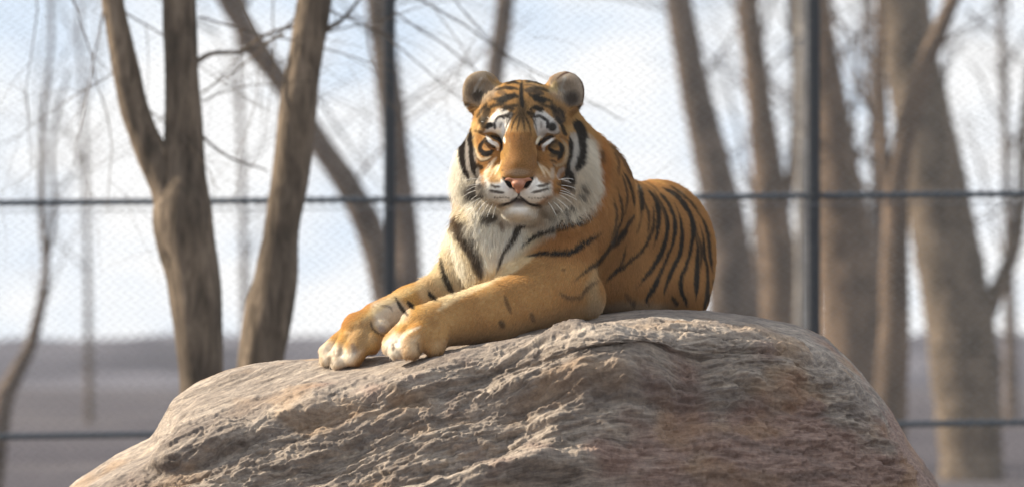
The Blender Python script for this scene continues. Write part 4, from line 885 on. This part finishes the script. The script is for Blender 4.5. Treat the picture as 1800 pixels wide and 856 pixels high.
# materials of the animal
m, nt, b = mat_new('tiger_skin'); at = nt.nodes.new('ShaderNodeVertexColor'); at.layer_name = 'coat'
nt.links.new(at.outputs[0], b.inputs['Base Color']); b.inputs['Roughness'].default_value = .8; b.inputs['Specular IOR Level'].default_value = .15; SKIN = m
m = bpy.data.materials.new('tiger_fur'); m.use_nodes = True; nt = m.node_tree; nt.nodes.clear()
om = nt.nodes.new('ShaderNodeOutputMaterial'); at = nt.nodes.new('ShaderNodeAttribute'); at.attribute_name = 'fur_color'
df = nt.nodes.new('ShaderNodeBsdfDiffuse'); tr = nt.nodes.new('ShaderNodeBsdfTranslucent'); ms = nt.nodes.new('ShaderNodeMixShader'); ms.inputs[0].default_value = .42
hr = nt.nodes.new('ShaderNodeBsdfHair'); hr.component = 'Reflection'; hr.inputs['RoughnessU'].default_value = .35; hr.inputs['RoughnessV'].default_value = .8; ms2 = nt.nodes.new('ShaderNodeMixShader'); ms2.inputs[0].default_value = .05
nt.links.new(at.outputs['Color'], df.inputs[0]); nt.links.new(at.outputs['Color'], tr.inputs[0])
hr.inputs['Color'].default_value = (.8, .75, .65, 1)
an = nt.nodes.new('ShaderNodeAttribute'); an.attribute_name = 'skin_normal'; nt.links.new(an.outputs['Vector'], df.inputs['Normal']); nt.links.new(df.outputs[0], ms.inputs[1]); nt.links.new(tr.outputs[0], ms.inputs[2]); nt.links.new(ms.outputs[0], ms2.inputs[1]); nt.links.new(hr.outputs[0], ms2.inputs[2]); nt.links.new(ms2.outputs[0], om.inputs[0]); FUR = m

base_t = np.array([P(930, 555, 60)[0], .1, P(930, 575, 60)[2]])
tiger = thing('tiger', 'striped tiger lying on the boulder with its front paws stretched out', 'tiger', tuple(base_t))
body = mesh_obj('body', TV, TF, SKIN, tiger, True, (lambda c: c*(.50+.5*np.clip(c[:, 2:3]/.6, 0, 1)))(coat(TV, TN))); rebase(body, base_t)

# ------------------------------------------------------------------ fur
# grooming guides: (px, py, dx, dy, length mm) - direction in the front view, dy down
G = np.array([ (838, 262, -.85, .4, 9), (992, 262, .85, .4, 9), (835, 300, -.7, .6, 14), (998, 300, .7, .6, 15),
 (911, 300, 0, -1, 6), (911, 270, 0, -1, 8), (911, 240, 0, -1, 8), (895, 285, -.7, -.5, 6), (930, 285, .7, -.5, 6), (915, 205, 0, -1, 9), (917, 170, 0, -1, 10), (917, 145, 0, -1, 11),
 (880, 200, -.4, -.9, 9), (955, 200, .4, -.9, 9), (870, 170, -.5, -.8, 10), (965, 170, .5, -.8, 10), (868, 240, -.9, -.3, 5), (958, 240, .9, -.3, 5), (880, 262, -.8, .2, 5), (946, 262, .8, .2, 5),
 (850, 262, -.9, .3, 6), (978, 262, .9, .3, 6), (855, 290, -.7, .7, 8), (972, 290, .7, .7, 8), (825, 240, -.8, .45, 14), (1005, 240, .8, .45, 14), (815, 280, -.75, .65, 20), (1025, 280, .75, .65, 24),
 (805, 320, -.6, .8, 35.2), (1040, 320, .6, .8, 38.4), (815, 355, -.45, .9, 36.8), (1025, 360, .45, .9, 40), (840, 385, -.25, .95, 36.8), (990, 385, .3, .95, 36.8), (848, 340, -.6, .7, 15), (978, 340, .6, .7, 16),
 (880, 335, -.85, .45, 6), (942, 335, .85, .45, 6), (895, 345, -.6, .7, 6), (928, 345, .6, .7, 6), (912, 362, 0, 1, 4), (912, 375, 0, 1, 6), (912, 388, 0, 1, 12), (885, 380, -.3, .95, 14), (940, 380, .3, .95, 14), (912, 396, 0, 1, 24),
 (830, 150, -.3, -.95, 9), (845, 130, 0, -1, 6), (815, 165, -.8, -.3, 7), (850, 175, .4, -.7, 28), (838, 170, .2, -.9, 18), (1010, 150, .3, -.95, 9), (995, 130, 0, -1, 6), (1025, 165, .8, -.3, 7), (985, 175, -.4, -.7, 28), (1000, 172, -.2, -.9, 18), (828, 195, -.5, .8, 14), (1015, 200, .5, .8, 14),
 (870, 420, .0, 1, 32), (850, 460, .1, 1, 28.8), (900, 420, -.2, 1, 27.2), (815, 400, .15, 1, 27.2), (790, 370, -.1, 1, 22.4), (780, 430, -.1, 1, 24), (800, 480, .15, 1, 24), (770, 490, -.3, .9, 15.6), (880, 475, -.2, 1, 20.8),
 (930, 450, -.6, .75, 11), (900, 470, -.7, .6, 10), (860, 500, -.8, .5, 7), (960, 400, -.1, 1, 20), (1000, 420, -.1, 1, 18), (1040, 380, .25, 1, 20), (1050, 300, .4, .9, 24), (1030, 250, .5, .85, 24), (1080, 300, .4, .9, 17.2), (1000, 480, -.4, .9, 11.7), (1035, 500, .1, 1, 14), (1040, 540, .3, 1, 17.2),
 (950, 530, -.8, .55, 10.1), (880, 550, -.85, .5, 9.4), (800, 570, -.9, .4, 7.8), (750, 580, -.85, .5, 10), (700, 590, -.7, .7, 10), (692, 625, -.5, .85, 12), (765, 600, -.5, .85, 10), (900, 585, -.7, .7, 10.9),
 (730, 520, -.8, .55, 9.4), (670, 555, -.8, .6, 7.8), (620, 590, -.75, .65, 10), (580, 620, -.5, .85, 12), (650, 600, -.5, .8, 10),
 (1100, 400, .35, .95, 13.3), (1150, 380, .45, .9, 12.5), (1200, 380, .5, .85, 12.5), (1230, 450, .25, 1, 11.7), (1180, 480, .2, 1, 11.7), (1110, 480, .2, 1, 14), (1220, 520, .1, 1, 11.7), (1130, 530, .1, 1, 18.7), (1150, 325, .6, .4, 11.7), (1120, 320, .5, .5, 14), (1070, 450, .1, 1, 15.6)], float)
def groom(px_, py_):
    out = np.zeros((len(px_), 3))
    for s0 in range(0, len(px_), 100000):
        sl = slice(s0, s0+100000); d2 = (px_[sl, None]-G[None, :, 0])**2+(py_[sl, None]-G[None, :, 1])**2
        w = 1/(d2+60)**1.6; w /= w.sum(1, keepdims=True)
        gd = G[:, 2:4]/np.linalg.norm(G[:, 2:4], axis=1)[:, None]
        out[sl, 0] = w @ gd[:, 0]; out[sl, 1] = w @ gd[:, 1]; out[sl, 2] = w @ G[:, 4]
    return out
# root points spread over the skin, denser where it faces the viewer's side
tri = np.concatenate([TF[:, [0, 1, 2]], TF[:, [0, 2, 3]]]); a_, b_, c_ = TV[tri[:, 0]], TV[tri[:, 1]], TV[tri[:, 2]]
cr_ = np.cross(b_-a_, c_-a_); ar = np.linalg.norm(cr_, axis=1)*.5; fn = cr_/(2*ar[:, None]+1e-12); cen = (a_+b_+c_)/3
if (fn*(cen-np.array([P(1000, 420, 200)]))).sum(1).mean() < 0: fn = -fn; TN = -TN
cpx, cpy = toPx(cen); ishead = (cpy < 405) & (cpx > 780) & (cpx < 1062) & (cen[:, 1] < .16)
dens = ar*np.where(fn[:, 1] < .30, 1.0, .22)*np.where(ishead, 2.8, 1.0)
NH = int(520000*HAIR_SCALE)
pick = RNG.choice(len(tri), NH, p=dens/dens.sum()); u = RNG.random(NH); v = RNG.random(NH); fl = u+v > 1; u[fl] = 1-u[fl]; v[fl] = 1-v[fl]
root = a_[pick]+(b_-a_)[pick]*u[:, None]+(c_-a_)[pick]*v[:, None]
nn = TN[tri[pick, 0]]*(1-u-v)[:, None]+TN[tri[pick, 1]]*u[:, None]+TN[tri[pick, 2]]*v[:, None]; nn /= np.linalg.norm(nn, axis=1)[:, None]+1e-9
hpx, hpy = toPx(root)
# bare skin: nose leather, eye slits
bare = ((((hpx-911)/24)**2+((hpy-320)/10)**2 < 1) & (root[:, 1] < -.17)) | (root[:, 2] < P(0, 700)[2])
bare |= (nn[:, 2] < -.92) & (hpy > 500)
keep = ~bare; root, nn, hpx, hpy = root[keep], nn[keep], hpx[keep], hpy[keep]; N_ = len(root)
g = groom(hpx, hpy)
d2 = np.stack([g[:, 0], -.35*np.ones(N_)*0, -g[:, 1]], 1)
backd = np.stack([np.full(N_, .35), np.full(N_, .8), np.full(N_, -.5)], 1); wb = sstep(-.1, .5, nn[:, 1])[:, None]; wbf = wb*(root[:, 1] > .12)[:, None]
d2 = d2*(1-wbf)+backd*wbf
q = root
cl = np.stack([perlin(q[:, 0]*55+s_, q[:, 1]*55, q[:, 2]*55) for s_ in (0, 31, 67)], 1); cl2 = np.stack([perlin(q[:, 0]*16+s_, q[:, 1]*16, q[:, 2]*16) for s_ in (5, 37, 71)], 1)
Lm = g[:, 2]/1000; fluff = (np.clip(Lm/.03, .10, 1.3)**1.3)[:, None]
d2 = d2/(np.linalg.norm(d2, axis=1, keepdims=True)+1e-9) + cl*.42*fluff + cl2*.30*fluff + RNG.normal(0, .13, (N_, 3))
tang = d2-(d2*nn).sum(1, keepdims=True)*nn; tang /= np.linalg.norm(tang, axis=1, keepdims=True)+1e-9
L = Lm*RNG.uniform(.65, 1.12, N_)*(1+(.06+.2*np.clip(Lm/.03, 0, 1))*perlin(q[:, 0]*40, q[:, 1]*40, q[:, 2]*40+9)); L = np.where(hpy < 400, 1.05, 1.12)*np.where(RNG.random(N_) < .03, L*1.4, L)
lift = (.25+.14*RNG.random(N_)+.05*np.clip(Lm/.012, 0, 2)+(.25+.5*np.clip(Lm/.03, 0, 1))*(RNG.random(N_) < .03)+.10*np.clip(Lm/.03, 0, 1))[:, None]
t4 = np.array([0, .33, .68, 1.0]); pts = np.zeros((N_, 4, 3), np.float32)
for k_, t in enumerate(t4):
    up = lift*(t-.42*t*t); pts[:, k_] = root - nn*.001 + L[:, None]*(tang*t + nn*up) + np.array([0, 0, -1.])*(.10*t*t*L)[:, None]
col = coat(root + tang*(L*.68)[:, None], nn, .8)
lum = RNG.normal(1, .11, N_)[:, None]*(1+.06*perlin(q[:, 0]*30, q[:, 1]*30, q[:, 2]*30+3))[:, None]; col = np.clip(col*lum, 0, .96)
hc = bpy.data.hair_curves.new('fur'); hc.add_curves([4]*N_); hc.points.foreach_set('position', pts.ravel())
rad = np.tile(np.array([.00062, .00058, .00042, .00012], np.float32), N_)*np.repeat(np.clip(Lm/.018, .52, .95), 4).astype(np.float32)
ra = hc.attributes.get('radius') or hc.attributes.new('radius', 'FLOAT', 'POINT'); ra.data.foreach_set('value', rad)
ca = hc.attributes.new('fur_color', 'FLOAT_COLOR', 'CURVE'); cc = np.ones((N_, 4), np.float32); cc[:, :3] = col; ca.data.foreach_set('color', cc.ravel())
na = hc.attributes.new('skin_normal', 'FLOAT_VECTOR', 'CURVE'); sn = nn+RNG.normal(0, .12, (N_, 3))+tang*.15; sn /= np.linalg.norm(sn, axis=1, keepdims=True); na.data.foreach_set('vector', sn.astype(np.float32).ravel())
hc.materials.append(FUR); fo = bpy.data.objects.new('fur', hc); COL.objects.link(fo); fo.parent = tiger; rebase(fo, base_t); fo['kind'] = 'stuff'

# ------------------------------------------------------------------ nose leather, eyes, whiskers
def small_volume(plist, h):
    bl = [bbox(p) for p in plist if p[-1] == 'u']; lo = np.min([q[0] for q in bl], 0)-.004; hi = np.max([q[1] for q in bl], 0)+.004
    A = [np.arange(lo[i], hi[i]+h, h) for i in range(3)]; f = np.full([len(a) for a in A], .1)
    for p in plist:
        d = prim_eval(p, A[0][:, None, None], A[1][None, :, None], A[2][None, None, :]); k = p[-2]
        if p[-1] == 'u': hh = np.maximum(k-np.abs(f-d), 0)/k; f = np.minimum(f, d)-hh*hh*k*.25
        else: hh = np.maximum(k-np.abs(f+d), 0)/k; f = np.maximum(f, -d)+hh*hh*k*.25
    V, F_ = surface_nets(f, *A); return lap(V, F_, 2), F_
save = prims; prims = []
ell((911, 316, -133), (25, 6.5, 13), (0, 0, 0), 3); ell((911, 324, -138), (13, 9, 12), (0, 0, 0), 4); ell((911, 333, -134), (5, 8, 9), (0, 0, 0), 4)
ell((898, 313, -132), (11, 3.2, 11), (0, 10, 0), 3); ell((924, 313, -132), (11, 3.2, 11), (0, -10, 0), 3)
ell((895, 323.5, -146), (8, 2.7, 20), (0, 44, 0), 2, 's'); ell((927, 323.5, -146), (8, 2.7, 20), (0, -44, 0), 2, 's'); cap((911, 322, -153), 1, (911, 338, -149), 1.3, 1.5, 's')
V_, F_ = small_volume(prims, .0014); prims = save
m, nt, b = mat_new('pink_nose_leather'); n1 = add_noise(nt, mapped(nt, (1, 1, 1)), 400, 3)
r_ = ramp(nt, n1.outputs[0], [(.3, (.30, .12, .065)), (.7, (.46, .20, .11))]); nt.links.new(r_.outputs[0], b.inputs['Base Color']); b.inputs['Roughness'].default_value = .45; bump(nt, b, n1.outputs[0], .5, .001)
o = mesh_obj('nose', V_, F_, m, tiger); rebase(o, base_t)
m, nt, b = mat_new('amber_eye'); b.inputs['Base Color'].default_value = (.10, .06, .015, 1); b.inputs['Roughness'].default_value = .12
import bmesh
for (x_, s_) in ((870, 1), (956, -1)):
    bm = bmesh.new(); bmesh.ops.create_uvsphere(bm, u_segments=20, v_segments=12, radius=.0125); me = bpy.data.meshes.new('eye'); bm.to_mesh(me); bm.free()
    me.polygons.foreach_set('use_smooth', np.ones(len(me.polygons), bool)); me.materials.append(m); o = bpy.data.objects.new('eye', me); COL.objects.link(o); o.parent = tiger
    c_ = P(x_, 252, -50); o.location = tuple(c_-base_t); o.scale = (1, 1, .62); o.rotation_euler = (0, math.radians(26*s_), 0)
m, nt, b = mat_new('whisker_white'); b.inputs['Base Color'].default_value = (.85, .82, .75, 1); b.inputs['Roughness'].default_value = .4
rs = np.random.RandomState(5)
WK = [((858, 322), (818, 318), -1), ((856, 330), (820, 336), -1), ((856, 334), (816, 345), -1), ((858, 340), (828, 352), -1), ((860, 344), (824, 362), -1), ((858, 346), (830, 372), -1), ((862, 348), (838, 376), -1), ((868, 350), (846, 380), -1), ((872, 352), (856, 382), -1), ((876, 354), (866, 384), -1), ((862, 338), (822, 340), -1), ((865, 330), (825, 327), -1), ((870, 346), (842, 368), -1),
      ((966, 320), (1004, 322), 1), ((968, 328), (1012, 332), 1), ((966, 334), (1010, 345), 1), ((966, 340), (1006, 358), 1), ((962, 344), (1000, 368), 1), ((960, 348), (990, 374), 1), ((970, 324), (1008, 316), 1), ((956, 350), (978, 380), 1), ((964, 332), (1002, 338), 1), ((968, 338), (1014, 352), 1),
      ((868, 232), (846, 214), -1), ((872, 230), (856, 206), -1), ((958, 230), (976, 208), 1)]
for (a1, b1, sd_) in WK:
    y0 = -96 if abs(a1[0]-912) < 48 else -84
    if a1[1] < 300: y0 = -60
    p0_ = P(a1[0], a1[1], y0); p2_ = P(b1[0], b1[1], y0-18+rs.uniform(-10, 25)); p1_ = (p0_+p2_)/2+np.array([0, -.008, .012+rs.uniform(-.002, .005)])
    t = np.linspace(0, 1, 10)[:, None]; pp = (1-t)**2*p0_+2*t*(1-t)*p1_+t*t*p2_
    mb = MB(); mb.tube(pp-base_t, np.linspace(.0011, .0004, 10), 5); mb.build('whisker', m, tiger)
